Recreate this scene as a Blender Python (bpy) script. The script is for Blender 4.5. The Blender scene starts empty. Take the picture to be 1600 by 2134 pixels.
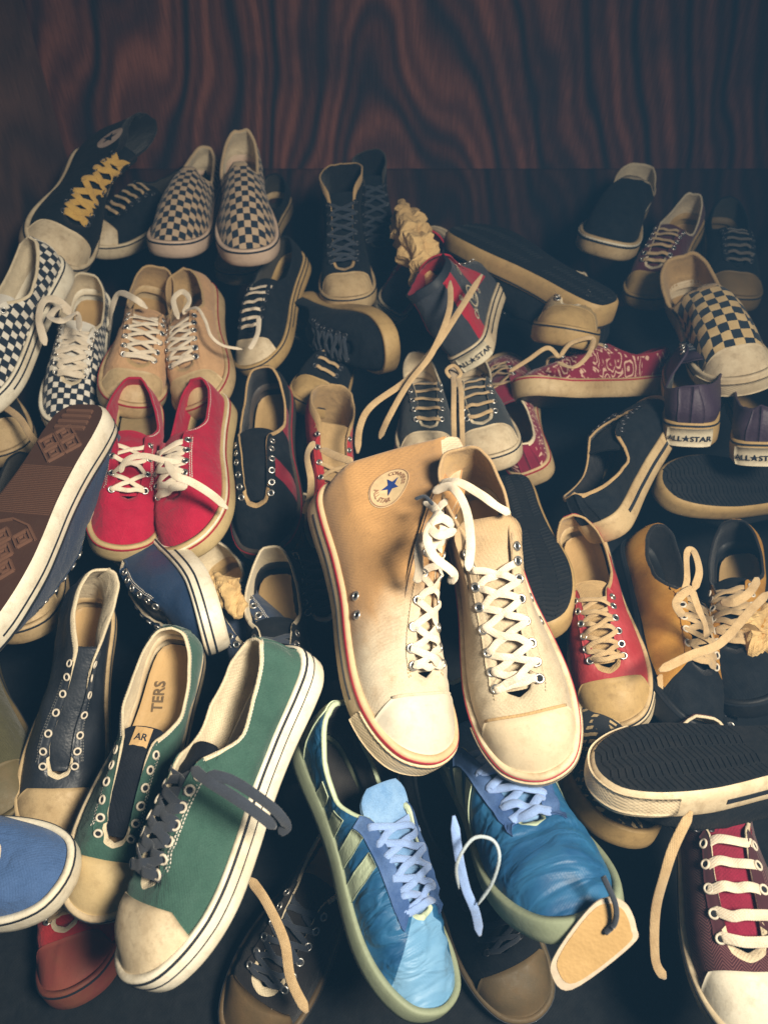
import bpy, math, random
import numpy as np
from mathutils import Matrix, Vector

sc = bpy.context.scene
COL = sc.collection
R = math.radians

# ------------------------------------------------------------------ camera
H = 0.78
FPX = 1582.0                       # focal length in photo pixels (photo 1600 x 2134)
PITCH = 45.0
cam_d = bpy.data.cameras.new("camera")
cam = bpy.data.objects.new("camera", cam_d)
COL.objects.link(cam)
cam.location = (0, 0, H)
cam.rotation_euler = (R(90 - PITCH), 0, 0)
cam_d.sensor_fit = 'VERTICAL'
cam_d.sensor_height = 36.0
cam_d.lens = 36.0 * FPX / 2134.0
cam_d.clip_start = 0.02
cam_d.clip_end = 50
cam_d.dof.use_dof = True
cam_d.dof.focus_distance = 0.74
cam_d.dof.aperture_fstop = 6.5
sc.camera = cam

# ------------------------------------------------------------------ light
sc.view_settings.view_transform = 'Standard'
sc.view_settings.look = 'None'
sc.view_settings.gamma = 1.0
sc.view_settings.exposure = 0.0
world = bpy.data.worlds.new("World")
sc.world = world
world.use_nodes = True
bg = world.node_tree.nodes["Background"]
bg.inputs[0].default_value = (0.30, 0.58, 0.95, 1)
bg.inputs[1].default_value = 0.035

def area(name, loc, target, size, power, col):
    d = bpy.data.lights.new(name, 'AREA')
    d.shape = 'RECTANGLE'; d.size = size[0]; d.size_y = size[1]
    d.spread = R(96)
    d.energy = power; d.color = col
    o = bpy.data.objects.new(name, d); COL.objects.link(o)
    o.location = loc
    o.rotation_euler = (Vector(target) - Vector(loc)).to_track_quat('-Z', 'Y').to_euler()
    return o
area("window_light", (0.50, -0.14, 1.26), (-0.10, 0.50, 0.1), (0.28, 0.28), 12.6, (1.0, 0.89, 0.71))

try:
    sc.cycles.use_denoising = True
    sc.cycles.max_bounces = 6
    sc.cycles.diffuse_bounces = 3
    sc.cycles.volume_bounces = 0
except Exception:
    pass

# ------------------------------------------------------------------ mesh helpers
def link(o, parent=None):
    COL.objects.link(o)
    if parent is not None:
        o.parent = parent
    return o

def mesh(name, V, F, mats, mi=None, uv=None, smooth=True):
    me = bpy.data.meshes.new(name)
    me.from_pydata([tuple(map(float, v)) for v in V], [], F)
    for m in (mats if isinstance(mats, (list, tuple)) else [mats]):
        me.materials.append(m)
    if mi is not None:
        me.polygons.foreach_set("material_index", np.asarray(mi, dtype=np.int32))
    if uv is not None:
        lay = me.uv_layers.new(name="UVMap")
        li = np.zeros(len(me.loops), dtype=np.int32)
        me.loops.foreach_get("vertex_index", li)
        lay.data.foreach_set("uv", np.asarray(uv, dtype=np.float32)[li].ravel())
    if smooth:
        me.polygons.foreach_set("use_smooth", np.ones(len(me.polygons), dtype=bool))
    me.update()
    return me

def part(name, V, F, mats, parent=None, **k):
    return link(bpy.data.objects.new(name, mesh(name, V, F, mats, **k)), parent)

def thing(o, label, cat, group=None):
    o["label"] = label; o["category"] = cat
    if group: o["group"] = group
    return o

def struct(o):
    o["kind"] = "structure"; return o

def unit(v):
    v = np.asarray(v, float)
    return v / np.maximum(np.linalg.norm(v, axis=-1, keepdims=True), 1e-9)

def crom(P, n, closed=False):
    """smooth curve through points P, n samples"""
    P = np.asarray(P, float); m = len(P)
    if closed:
        Q = np.vstack([P[-1], P, P[0], P[1]]); segs = m
    else:
        Q = np.vstack([2*P[0]-P[1], P, 2*P[-1]-P[-2]]); segs = m - 1
    t = np.linspace(0, segs, n, endpoint=not closed)
    i = np.minimum(t.astype(int), segs - 1); f = (t - i)[:, None]
    p0, p1, p2, p3 = Q[i], Q[i+1], Q[i+2], Q[i+3]
    return 0.5*((2*p1) + (-p0+p2)*f + (2*p0-5*p1+4*p2-p3)*f*f + (-p0+3*p1-3*p2+p3)*f**3)

def grid_faces(m, n, wrap_m=False, base=0, flip=False):
    F = []
    for i in range(m if wrap_m else m-1):
        i2 = (i+1) % m
        for j in range(n-1):
            f = (base+i*n+j, base+i2*n+j, base+i2*n+j+1, base+i*n+j+1)
            F.append(f[::-1] if flip else f)
    return F

def sheet(G, N, th):
    """closed solid from an (m,n,3) grid of points, thickness th along normals N"""
    m, n = G.shape[:2]
    lo = (G - N*th*0.5).reshape(-1, 3); hi = (G + N*th*0.5).reshape(-1, 3)
    V = np.vstack([hi, lo]); k = m*n
    F = grid_faces(m, n) + grid_faces(m, n, base=k, flip=True)
    def edge(a):
        for p, q in zip(a[:-1], a[1:]):
            F.append((p, p+k, q+k, q))
    edge([i*n for i in range(m)][::-1]); edge([i*n+n-1 for i in range(m)])
    edge(list(range(n))); edge([(m-1)*n+j for j in range(n)][::-1])
    return V, F

def grid_normals(G):
    du = np.gradient(G, axis=0); dv = np.gradient(G, axis=1)
    return unit(np.cross(du, dv))

def ribbon(P, N, w, th, taper=0.0):
    """flat lace swept along points P with face normals N"""
    P = np.asarray(P, float); N = np.asarray(N, float)
    T = unit(np.gradient(P, axis=0))
    N = unit(N - T*(N*T).sum(1, keepdims=True))
    B = np.cross(T, N)
    prof = [(-.5, -.15), (-.42, -.5), (.42, -.5), (.5, -.15), (.5, .15), (.42, .5), (0, .62), (-.42, .5), (-.5, .15)]
    m = len(P); k = len(prof)
    W = np.full(m, w)
    if taper:
        e = np.minimum(np.arange(m), np.arange(m)[::-1]) / max(2.0, m*taper)
        W = w*np.clip(0.35+0.65*e, 0.35, 1)
    V = np.stack([P + B*(W*a)[:, None] + N*(th*b) for a, b in prof], 1).reshape(-1, 3)
    F = []
    for i in range(m-1):
        for j in range(k):
            j2 = (j+1) % k
            F.append((i*k+j, i*k+j2, (i+1)*k+j2, (i+1)*k+j))
    F.append(tuple(range(k))[::-1]); F.append(tuple((m-1)*k+j for j in range(k)))
    return V, F

def tube(P, r, k=6, closed=False):
    P = np.asarray(P, float); m = len(P)
    T = unit(np.gradient(P, axis=0)) if not closed else unit(np.roll(P, -1, 0)-np.roll(P, 1, 0))
    ref = np.tile([0.13, 0.31, 0.94], (m, 1))
    bad = np.abs((T*ref).sum(1)) > .95
    ref[bad] = [0.9, 0.2, 0.1]
    A = unit(np.cross(T, ref)); B = np.cross(T, A)
    r = np.broadcast_to(r, (m,))
    ang = np.arange(k)*2*math.pi/k
    V = np.stack([P + (A*math.cos(a)+B*math.sin(a))*r[:, None] for a in ang], 1).reshape(-1, 3)
    F = []
    for i in range(m if closed else m-1):
        i2 = (i+1) % m
        for j in range(k):
            F.append((i*k+j, i2*k+j, i2*k+(j+1) % k, i*k+(j+1) % k))
    if not closed:
        F.append(tuple(range(k))); F.append(tuple((m-1)*k+j for j in range(k))[::-1])
    return V, F

class Noise:
    """smooth vector-friendly noise: a few random sine waves"""
    def __init__(s, seed, f=20., n=7):
        r = np.random.RandomState(seed)
        d = unit(r.normal(size=(n, 3))); s.k = d*(f*(0.6+1.2*r.rand(n)))[:, None]
        s.p = r.rand(n)*6.28; s.a = 1/np.sqrt(n)
    def __call__(s, P):
        return (np.sin(P @ s.k.T + s.p)).sum(-1)*s.a

# text as flat mesh, mapped through a function
_txt = {}
def text_mesh(s, size):
    key = (s, size)
    if key not in _txt:
        cu = bpy.data.curves.new("lettering", 'FONT'); cu.body = s; cu.size = size
        cu.align_x = 'CENTER'; cu.align_y = 'CENTER'; cu.resolution_u = 3
        cu.offset = size*0.02
        o = bpy.data.objects.new("lettering", cu)
        me = bpy.data.meshes.new_from_object(o)
        _txt[key] = ([v.co[:2] for v in me.vertices], [tuple(p.vertices) for p in me.polygons])
        bpy.data.objects.remove(o); bpy.data.meshes.remove(me); bpy.data.curves.remove(cu)
    return _txt[key]

def star_poly(r, n=5, inner=.4, rot=0):
    v = [(0, 0)] + [((r if i % 2 == 0 else r*inner)*math.sin(i*math.pi/n+rot), (r if i % 2 == 0 else r*inner)*math.cos(i*math.pi/n+rot)) for i in range(2*n)]
    f = [(0, 1+(i+1) % (2*n), 1+i) for i in range(2*n)]
    return v, f

def ring_poly(r0, r1, n=36, sx=1.0):
    v = []; f = []
    for i in range(n):
        a = i*2*math.pi/n
        v += [(r0*math.cos(a)*sx, r0*math.sin(a)), (r1*math.cos(a)*sx, r1*math.sin(a))]
        j = (i+1) % n
        f.append((2*i, 2*i+1, 2*j+1, 2*j))
    return v, f

# ------------------------------------------------------------------ pixel -> place
cp, sp = math.cos(R(PITCH)), math.sin(R(PITCH))
CR, CU, CF = np.array([1., 0, 0]), np.array([0., sp, cp]), np.array([0., cp, -sp])
C0 = np.array([0., 0, H])
def at(px, py, z):
    d = CF + CR*((px-800)/FPX) - CU*((py-1067)/FPX)
    return C0 + d*((z-H)/d[2])
def atd(px, py, depth):
    return C0 + (CF + CR*((px-800)/FPX) - CU*((py-1067)/FPX))*depth
def proj(P):
    q = np.asarray(P) - C0
    d = q @ CF
    return np.stack([800+FPX*(q @ CR)/d, 1067-FPX*(q @ CU)/d], -1)

def rot_m(yaw, pitch, roll):
    cy, sy, cx, sx, cr, sr = math.cos(yaw), math.sin(yaw), math.cos(pitch), math.sin(pitch), math.cos(roll), math.sin(roll)
    Rz = np.array([[cy, -sy, 0], [sy, cy, 0], [0, 0, 1]])
    Rx = np.array([[1, 0, 0], [0, cx, -sx], [0, sx, cx]])
    Ry = np.array([[cr, 0, sr], [0, 1, 0], [-sr, 0, cr]])
    return Rz @ Rx @ Ry

def fit_pose(lm, z0, roll0, zref, wz=0.03, wroll=12., pitch0=0., wp=25., ws=0.05, s0=1.0):
    """lm: [(local xyz, px, py)], first = toe-ish, second = heel-ish. Least squares over x y z yaw pitch roll scale."""
    L = np.array([l[0] for l in lm], float); X = np.array([l[1:3] for l in lm], float)
    Wt = np.array([[l[3], l[3]] for l in lm], float)
    a = at(X[0, 0], X[0, 1], z0); b = at(X[1, 0], X[1, 1], z0)
    d = a-b
    dl = L[0]-L[1]
    sgn = 1 if dl[1] >= 0 else -1
    yaw = math.atan2(-d[0]*sgn, d[1]*sgn)
    p = np.array([0, 0, 0, yaw, R(pitch0), R(roll0), 0.])
    p[:3] = a - rot_m(*p[3:6]) @ L[0]*s0
    zl = np.asarray(zref, float)
    def res(p):
        M = rot_m(*p[3:6])*s0*math.exp(p[6])
        W = L @ M.T + p[:3]
        r = ((proj(W)-X)/Wt).ravel()
        zt = (M @ zl + p[:3])[2]
        return np.concatenate([r, [(zt-z0)/wz, (p[5]-R(roll0))/R(wroll), (p[4]-R(pitch0))/R(wp), p[6]/ws]])
    lam = 1e-3
    r = res(p); c = r @ r
    for it in range(60):
        J = np.zeros((len(r), 7))
        for k in range(7):
            q = p.copy(); q[k] += 1e-5
            J[:, k] = (res(q)-r)/1e-5
        A = J.T @ J
        st = np.linalg.solve(A+lam*np.diag(np.diag(A)+1e-9), -J.T @ r)
        st = np.clip(st, -.3, .3)
        q = p+st; rq = res(q); cq = rq @ rq
        if cq < c:
            done = c-cq < 1e-7*c
            p, r, c = q, rq, cq; lam = max(lam*.3, 1e-9)
            if done: break
        else:
            lam = min(lam*5, 1e6)
    s = s0*math.exp(p[6])
    M = np.eye(4); M[:3, :3] = rot_m(*p[3:6])*s; M[:3, 3] = p[:3]
    err = np.abs(r[:2*len(L)]*Wt.ravel()).max()
    return M, dict(err=round(float(err), 1), z=round(float(p[2]), 3), yaw=round(math.degrees(p[3])), pitch=round(math.degrees(p[4])), roll=round(math.degrees(p[5])), s=round(s, 3))
# ------------------------------------------------------------------ materials
_m = {}
class NT:
    def __init__(s, name):
        s.m = bpy.data.materials.new(name); s.m.use_nodes = True
        s.t = s.m.node_tree; s.n = s.t.nodes; s.l = s.t.links
        s.b = s.n["Principled BSDF"]
    def add(s, typ, **k):
        n = s.n.new(typ)
        for a, v in k.items():
            if a.startswith('i_'):
                n.inputs[a[2:].replace('_', ' ')].default_value = v
            else:
                setattr(n, a, v)
        return n
    def link(s, a, b): s.l.new(a, b)
    def coord(s, kind='Object'):
        return s.add('ShaderNodeTexCoord').outputs[kind]
    def noise(s, co, scale, detail=4, rough=.55, dist=0.):
        n = s.add('ShaderNodeTexNoise'); n.inputs['Scale'].default_value = scale
        n.inputs['Detail'].default_value = detail; n.inputs['Roughness'].default_value = rough
        n.inputs['Distortion'].default_value = dist
        s.link(co, n.inputs['Vector']); return n.outputs['Fac']
    def ramp(s, fac, stops, interp='LINEAR'):
        r = s.add('ShaderNodeValToRGB'); r.color_ramp.interpolation = interp
        e = r.color_ramp.elements
        while len(e) < len(stops): e.new(.5)
        for el, (p, c) in zip(e, stops):
            el.position = p; el.color = (*c, 1) if len(c) == 3 else c
        s.link(fac, r.inputs[0]); return r.outputs[0]
    def mix(s, fac, a, b, mode='MIX'):
        x = s.add('ShaderNodeMix', data_type='RGBA', blend_type=mode)
        for sock, v in ((0, fac), (6, a), (7, b)):
            if isinstance(v, (int, float)): x.inputs[sock].default_value = v
            elif isinstance(v, (tuple, list)): x.inputs[sock].default_value = (*v, 1)
            else: s.link(v, x.inputs[sock])
        return x.outputs[2]
    def math(s, op, a, b=None, c=None):
        x = s.add('ShaderNodeMath', operation=op)
        for i, v in enumerate((a, b, c)):
            if v is None: continue
            if isinstance(v, (int, float)): x.inputs[i].default_value = v
            else: s.link(v, x.inputs[i])
        return x.outputs[0]
    def bump(s, h, strength, dist=.001, prev=None):
        x = s.add('ShaderNodeBump'); x.inputs['Strength'].default_value = strength
        x.inputs['Distance'].default_value = dist
        s.link(h, x.inputs['Height'])
        if prev is not None: s.link(prev, x.inputs['Normal'])
        return x.outputs[0]
    def out(s, col, rough=.8, normal=None, sheen=0., spec=.3, metal=0., sheen_tint=(1, 1, 1)):
        b = s.b
        if isinstance(col, (tuple, list)): b.inputs['Base Color'].default_value = (*col, 1)
        else: s.link(col, b.inputs['Base Color'])
        if isinstance(rough, (int, float)): b.inputs['Roughness'].default_value = rough
        else: s.link(rough, b.inputs['Roughness'])
        if normal is not None: s.link(normal, b.inputs['Normal'])
        b.inputs['Sheen Weight'].default_value = sheen
        b.inputs['Sheen Roughness'].default_value = .5
        b.inputs['Sheen Tint'].default_value = (*sheen_tint, 1)
        b.inputs['Specular IOR Level'].default_value = spec
        b.inputs['Metallic'].default_value = metal
        return s.m

def weave(t, co, scale=620.):
    """canvas weave height from two crossed bands and fine noise"""
    sep = t.add('ShaderNodeSeparateXYZ'); t.link(co, sep.inputs[0])
    a = t.math('SINE', t.math('MULTIPLY', sep.outputs[1], scale*3.1))
    b = t.math('SINE', t.math('MULTIPLY', t.math('ADD', sep.outputs[0], sep.outputs[2]), scale*3.1))
    w = t.math('MULTIPLY', a, b)
    return t.math('ADD', t.math('MULTIPLY', w, .35), t.noise(co, scale*1.6, 3))

def canvas(col, dirt=.35, dirt_col=None, name='canvas', sheen=.25, fade=.4):
    key = ('canvas', col, dirt, dirt_col, sheen, fade)
    if key in _m: return _m[key]
    t = NT(name); co = t.coord()
    c2 = dirt_col or tuple(x*.55+.02*y for x, y in zip(col, (1.2, .9, .6)))
    lt = tuple(min(1, x*1.18+.015) for x in col)
    n1 = t.noise(co, 22, 6, .65, .6); n2 = t.noise(co, 70, 5, .6)
    base = t.mix(t.ramp(n2, [(.35, (0, 0, 0)), (.7, (fade,)*3)]), col, lt)
    base = t.mix(t.ramp(n1, [(.46, (0, 0, 0)), (.72, (dirt,)*3)]), base, c2)
    fine = t.noise(co, 900, 2)
    base = t.mix(.22, base, t.ramp(fine, [(.3, (.25,)*3), (.7, (.85,)*3)]), 'OVERLAY')
    nb = t.bump(weave(t, co), .55, .0007)
    nb = t.bump(n2, .35, .0025, nb)
    nb = t.bump(t.noise(co, 34, 3, .5, 1.5), .45, .005, nb)
    _m[key] = t.out(base, .88, nb, sheen, .2, sheen_tint=tuple(min(1, .4+x) for x in col))
    return _m[key]

def leather(col, rough=.45, name='leather', dirt=.3, grain=320.):
    key = ('leather', col, rough, dirt)
    if key in _m: return _m[key]
    t = NT(name); co = t.coord()
    v = t.add('ShaderNodeTexVoronoi'); v.inputs['Scale'].default_value = grain; t.link(co, v.inputs['Vector'])
    n1 = t.noise(co, 30, 6, .6)
    base = t.mix(t.ramp(n1, [(.4, (0, 0, 0)), (.75, (dirt,)*3)]), col, tuple(min(1, x*1.5+.03) for x in col))
    nb = t.bump(v.outputs['Distance'], .35, .0006)
    nb = t.bump(t.noise(co, 60, 4), .3, .003, nb)
    r = t.ramp(n1, [(.3, (rough-.1,)*3), (.7, (rough+.2,)*3)])
    _m[key] = t.out(base, r, nb, 0., .5)
    return _m[key]

def rubber(col, dirt=.5, dirt_col=(.26, .15, .055), name='rubber', rough=.55, diamonds=False):
    key = ('rubber', col, dirt, dirt_col, rough, diamonds)
    if key in _m: return _m[key]
    t = NT(name); co = t.coord()
    n1 = t.noise(co, 16, 7, .65, .8); n2 = t.noise(co, 90, 6, .7); n3 = t.noise(co, 420, 3)
    c = t.mix(t.ramp(n1, [(.42, (0, 0, 0)), (.75, (dirt*.8,)*3)]), col, dirt_col)
    c = t.mix(t.ramp(n2, [(.50, (0, 0, 0)), (.78, (dirt*.75,)*3)]), c, tuple(x*.6 for x in dirt_col))
    c = t.mix(t.ramp(n3, [(.58, (0, 0, 0)), (.75, (dirt*.35,)*3)]), c, (.10, .08, .06))
    nb = t.bump(n2, .3, .0015)
    nb = t.bump(n3, .2, .0005, nb)
    if diamonds:
        sep = t.add('ShaderNodeSeparateXYZ'); t.link(co, sep.inputs[0])
        u = t.math('ADD', sep.outputs[0], sep.outputs[1])
        w1 = t.math('SINE', t.math('MULTIPLY', t.math('ADD', u, sep.outputs[2]), 1900.))
        w2 = t.math('SINE', t.math('MULTIPLY', t.math('SUBTRACT', u, sep.outputs[2]), 1900.))
        nb = t.bump(t.math('MAXIMUM', w1, w2), .3, .0005, nb)
    _m[key] = t.out(c, t.ramp(n2, [(.3, (rough-.1,)*3), (.8, (rough+.25,)*3)]), nb, 0., .35)
    return _m[key]

def plain(col, rough=.6, metal=0., spec=.4, name='plain', bump=0.):
    key = ('plain', col, rough, metal, bump)
    if key in _m: return _m[key]
    t = NT(name); co = t.coord()
    n = t.noise(co, 180, 5, .65)
    c = t.mix(t.ramp(n, [(.35, (0, 0, 0)), (.75, (.55,)*3)]), col, tuple(x*.55 for x in col))
    nb = t.bump(t.noise(co, 700, 3), bump or .15, .0006)
    _m[key] = t.out(c, rough, nb, 0, spec, metal)
    return _m[key]

def cotton(col, name='lace_cotton', dirt=.4):
    key = ('cotton', col, dirt)
    if key in _m: return _m[key]
    t = NT(name); co = t.coord()
    n = t.noise(co, 60, 5, .65); f = t.noise(co, 1300, 2)
    c = t.mix(t.ramp(n, [(.4, (0, 0, 0)), (.75, (dirt,)*3)]), col, tuple(x*y for x, y in zip(col, (.55, .45, .32))))
    c = t.mix(.3, c, t.ramp(f, [(.3, (.2,)*3), (.7, (.85,)*3)]), 'OVERLAY')
    nb = t.bump(weave(t, co, 900.), .6, .0006)
    _m[key] = t.out(c, .9, nb, .25, .15)
    return _m[key]

def checker(c1, c2, size=.0085, dirt=.3, lines=0., name='checker_canvas'):
    key = ('checker', c1, c2, size, lines)
    if key in _m: return _m[key]
    t = NT(name); uv = t.coord('UV'); co = t.coord()
    warp = t.add('ShaderNodeTexNoise'); warp.inputs['Scale'].default_value = 60; t.link(co, warp.inputs['Vector'])
    mv = t.add('ShaderNodeVectorMath', operation='MULTIPLY_ADD'); t.link(warp.outputs['Color'], mv.inputs[0])
    mv.inputs[1].default_value = (.0022, .0022, 0); t.link(uv, mv.inputs[2])
    ch = t.add('ShaderNodeTexChecker'); ch.inputs['Scale'].default_value = 1/size
    t.link(mv.outputs[0], ch.inputs['Vector'])
    fac = ch.outputs['Fac']
    a = t.mix(t.ramp(t.noise(co, 40, 5), [(.4, (0, 0, 0)), (.75, (dirt,)*3)]), c1, tuple(x*y for x, y in zip(c1, (.6, .5, .35))))
    if lines:
        br = t.add('ShaderNodeTexBrick'); br.offset = 0; br.squash = 1
        br.inputs['Scale'].default_value = 1.; br.inputs['Brick Width'].default_value = size; br.inputs['Row Height'].default_value = size
        br.inputs['Mortar Size'].default_value = lines; t.link(mv.outputs[0], br.inputs['Vector'])
        a = t.mix(br.outputs['Fac'], a, c2)
    c = t.mix(fac, a, c2)
    fine = t.noise(co, 900, 2)
    c = t.mix(.2, c, t.ramp(fine, [(.3, (.25,)*3), (.7, (.85,)*3)]), 'OVERLAY')
    _m[key] = t.out(c, .88, t.bump(weave(t, co), .3, .0006), .15, .2)
    return _m[key]

def bandana(base, ink, name='printed_canvas', scale=70.):
    key = ('bandana', base, ink, scale)
    if key in _m: return _m[key]
    t = NT(name); uv = t.coord('UV'); co = t.coord()
    def vor(s, feature='F1'):
        v = t.add('ShaderNodeTexVoronoi', feature=feature, voronoi_dimensions='2D'); v.inputs['Scale'].default_value = s
        w = t.add('ShaderNodeTexNoise'); w.inputs['Scale'].default_value = 45; t.link(uv, w.inputs['Vector'])
        mv = t.add('ShaderNodeVectorMath', operation='MULTIPLY_ADD'); t.link(w.outputs['Color'], mv.inputs[0])
        mv.inputs[1].default_value = (.02, .02, 0); t.link(uv, mv.inputs[2])
        t.link(mv.outputs[0], v.inputs['Vector']); return v.outputs['Distance']
    d = vor(scale)
    rings = t.ramp(t.math('SINE', t.math('MULTIPLY', d, 26.)), [(.45, (0, 0, 0)), (.6, (1, 1, 1))])
    dots = t.ramp(vor(scale*3.2), [(.24, (1, 1, 1)), (.30, (0, 0, 0))])
    zone = t.ramp(t.noise(uv, scale*.55, 2), [(.50, (0, 0, 0)), (.53, (1, 1, 1))])
    zone2 = t.ramp(t.noise(uv, scale*.9, 2), [(.47, (0, 0, 0)), (.5, (1, 1, 1))])
    pat = t.mix(zone, t.mix(1., dots, zone2, 'MULTIPLY'), rings)
    c = t.mix(pat, base, ink)
    c = t.mix(.2, c, t.ramp(t.noise(co, 900, 2), [(.3, (.25,)*3), (.7, (.85,)*3)]), 'OVERLAY')
    _m[key] = t.out(c, .88, t.bump(weave(t, co), .3, .0006), .15, .2)
    return _m[key]

def aztec(c1, c2, name='woven_print_canvas'):
    key = ('aztec', c1, c2)
    if key in _m: return _m[key]
    t = NT(name); uv = t.coord('UV'); co = t.coord()
    mp = t.add('ShaderNodeMapping'); mp.inputs['Rotation'].default_value = (0, 0, R(38)); t.link(uv, mp.inputs['Vector'])
    br = t.add('ShaderNodeTexBrick'); br.inputs['Scale'].default_value = 1
    br.inputs['Brick Width'].default_value = .019; br.inputs['Row Height'].default_value = .006; br.inputs['Mortar Size'].default_value = .0016
    t.link(mp.outputs[0], br.inputs['Vector'])
    z = t.ramp(t.noise(uv, 75, 2), [(.5, (0, 0, 0)), (.54, (1, 1, 1))])
    pat = t.mix(1., z, t.math('SUBTRACT', 1., br.outputs['Fac']), 'MULTIPLY')
    c = t.mix(pat, c1, c2)
    _m[key] = t.out(c, .85, t.bump(weave(t, co), .4, .0008), .1, .2)
    return _m[key]

def herring(c1, c2, name='herringbone_canvas', period=.007):
    key = ('herring', c1, c2)
    if key in _m: return _m[key]
    t = NT(name); uv = t.coord('UV'); co = t.coord()
    sep = t.add('ShaderNodeSeparateXYZ'); t.link(uv, sep.inputs[0])
    pp = t.math('PINGPONG', sep.outputs[0], period)
    s = t.math('SINE', t.math('MULTIPLY', t.math('ADD', sep.outputs[1], pp), 2600.))
    c = t.mix(t.ramp(s, [(.35, (0, 0, 0)), (.65, (1, 1, 1))]), c1, c2)
    n = t.noise(co, 25, 5)
    c = t.mix(t.ramp(n, [(.45, (0, 0, 0)), (.75, (.5,)*3)]), c, tuple(x*.5 for x in c1))
    _m[key] = t.out(c, .85, t.bump(s, .35, .0006), .15, .2)
    return _m[key]

def satin(col, light, name='satin_fabric'):
    key = ('satin', col, light)
    if key in _m: return _m[key]
    t = NT(name); co = t.coord()
    mp = t.add('ShaderNodeMapping'); mp.inputs['Scale'].default_value = (.55, 1.5, .8); mp.inputs['Rotation'].default_value = (0, 0, R(20)); t.link(co, mp.inputs['Vector'])
    n = t.noise(mp.outputs[0], 30, 2, .4, 1.6); n2 = t.noise(mp.outputs[0], 40, 3)
    c = t.mix(t.ramp(n2, [(.35, (0, 0, 0)), (.75, (.5,)*3)]), col, light)
    nb = t.bump(n, .75, .010)
    nb = t.bump(weave(t, co, 800.), .25, .0005, nb)
    _m[key] = t.out(c, .50, nb, .3, .45, sheen_tint=light)
    return _m[key]

def suede(col, light, name='suede'):
    key = ('suede', col, light)
    if key in _m: return _m[key]
    t = NT(name); co = t.coord()
    n = t.noise(co, 35, 6, .65)
    c = t.mix(t.ramp(n, [(.4, (0, 0, 0)), (.7, (.8,)*3)]), col, light)
    c = t.mix(.25, c, t.ramp(t.noise(co, 1100, 2), [(.3, (.2,)*3), (.7, (.9,)*3)]), 'OVERLAY')
    _m[key] = t.out(c, .9, t.bump(t.noise(co, 1200, 3), .3, .0006), .5, .15, sheen_tint=light)
    return _m[key]
# ------------------------------------------------------------------ shoe builder
L0 = 0.29
OUT = np.array([(0, 0), (.062, .010), (.104, .060), (.117, .15), (.117, .30), (.127, .45), (.148, .59), (.160, .70), (.154, .80), (.128, .895),
                (.078, .968), (-.012, 1.0), (-.100, .972), (-.146, .905), (-.168, .81), (-.168, .70), (-.148, .575), (-.120, .44), (-.108, .30), (-.110, .15), (-.100, .06), (-.062, .010)])*L0
TT = {
 'low': [(0, 0, .012, .078), (.07, .018, .015, .076), (.16, .029, .035, .068), (.26, .034, .065, .060), (.38, .034, .100, .057), (.46, .028, .120, .068), (.51, .022, .131, .079), (.60, .019, .156, .079), (.69, .0175, .184, .073), (.77, .016, .206, .065), (.84, .012, .221, .0585), (1, 0, .226, .0570)],
 'high': [(0, 0, .008, .142), (.08, .020, .012, .142), (.18, .031, .03, .141), (.30, .033, .060, .140), (.39, .027, .088, .142), (.44, .021, .101, .139), (.50, .018, .114, .126), (.56, .0175, .130, .110), (.62, .0175, .150, .095), (.69, .017, .180, .079), (.77, .016, .205, .067), (.84, .012, .221, .0590), (1, 0, .226, .0575)],
 'slip': [(0, 0, .011, .078), (.07, .018, .013, .077), (.16, .030, .035, .069), (.26, .035, .065, .060), (.36, .036, .094, .055), (.43, .035, .112, .055), (.48, .026, .118, .066), (.53, .018, .120, .078), (.66, .012, .122, .085), (.84, .006, .1235, .087), (1, 0, .124, .0875)],
 'trainer': [(0, 0, .008, .086), (.06, .014, .010, .085), (.14, .026, .026, .076), (.24, .033, .058, .062), (.36, .033, .094, .057), (.44, .027, .114, .068), (.49, .021, .124, .079), (.58, .018, .150, .077), (.68, .0155, .180, .069), (.77, .013, .203, .061), (.84, .010, .212, .058), (1, 0, .216, .057)],
}
def smooth1(x, w):
    k = np.ones(w)/w
    return np.convolve(np.pad(x, w//2, mode='edge'), k, 'valid')[:len(x)]

def smoothstep(x, a, b):
    t = np.clip((np.asarray(x, float)-a)/(b-a), 0, 1); return t*t*(3-2*t)

_ol = crom(OUT, 1760, closed=True)
_cut = int(np.argmin(np.abs(_ol[:, 1]-L0)+np.abs(_ol[:, 0]+.012*L0)*.2))
def _half(P, n=240):
    d = np.concatenate([[0], np.cumsum(np.linalg.norm(np.diff(P, axis=0), axis=1))])
    s = np.linspace(0, d[-1], n)
    return np.stack([np.interp(s, d, P[:, 0]), np.interp(s, d, P[:, 1])], 1), d[-1]
HALF = {1: _half(_ol[:_cut+1]), -1: _half(np.vstack([_ol[_cut:], _ol[:1]])[::-1])}
HN = {}
for _s in (1, -1):
    _p = HALF[_s][0]; _t = unit(np.gradient(_p, axis=0))
    _n = np.stack([_t[:, 1], -_t[:, 0]], 1)*_s
    _n[:3] = unit(_n[:3]*.0+np.array([0.06*_s*0, -1])+_n[:3]*np.array([[0.], [.5], [.8]]))
    _n[-3:] = unit(np.array([0, 1.])+_n[-3:]*np.array([[.8], [.5], [0.]]))
    HN[_s] = _n
AG = np.linspace(0, 1, 240)

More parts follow.
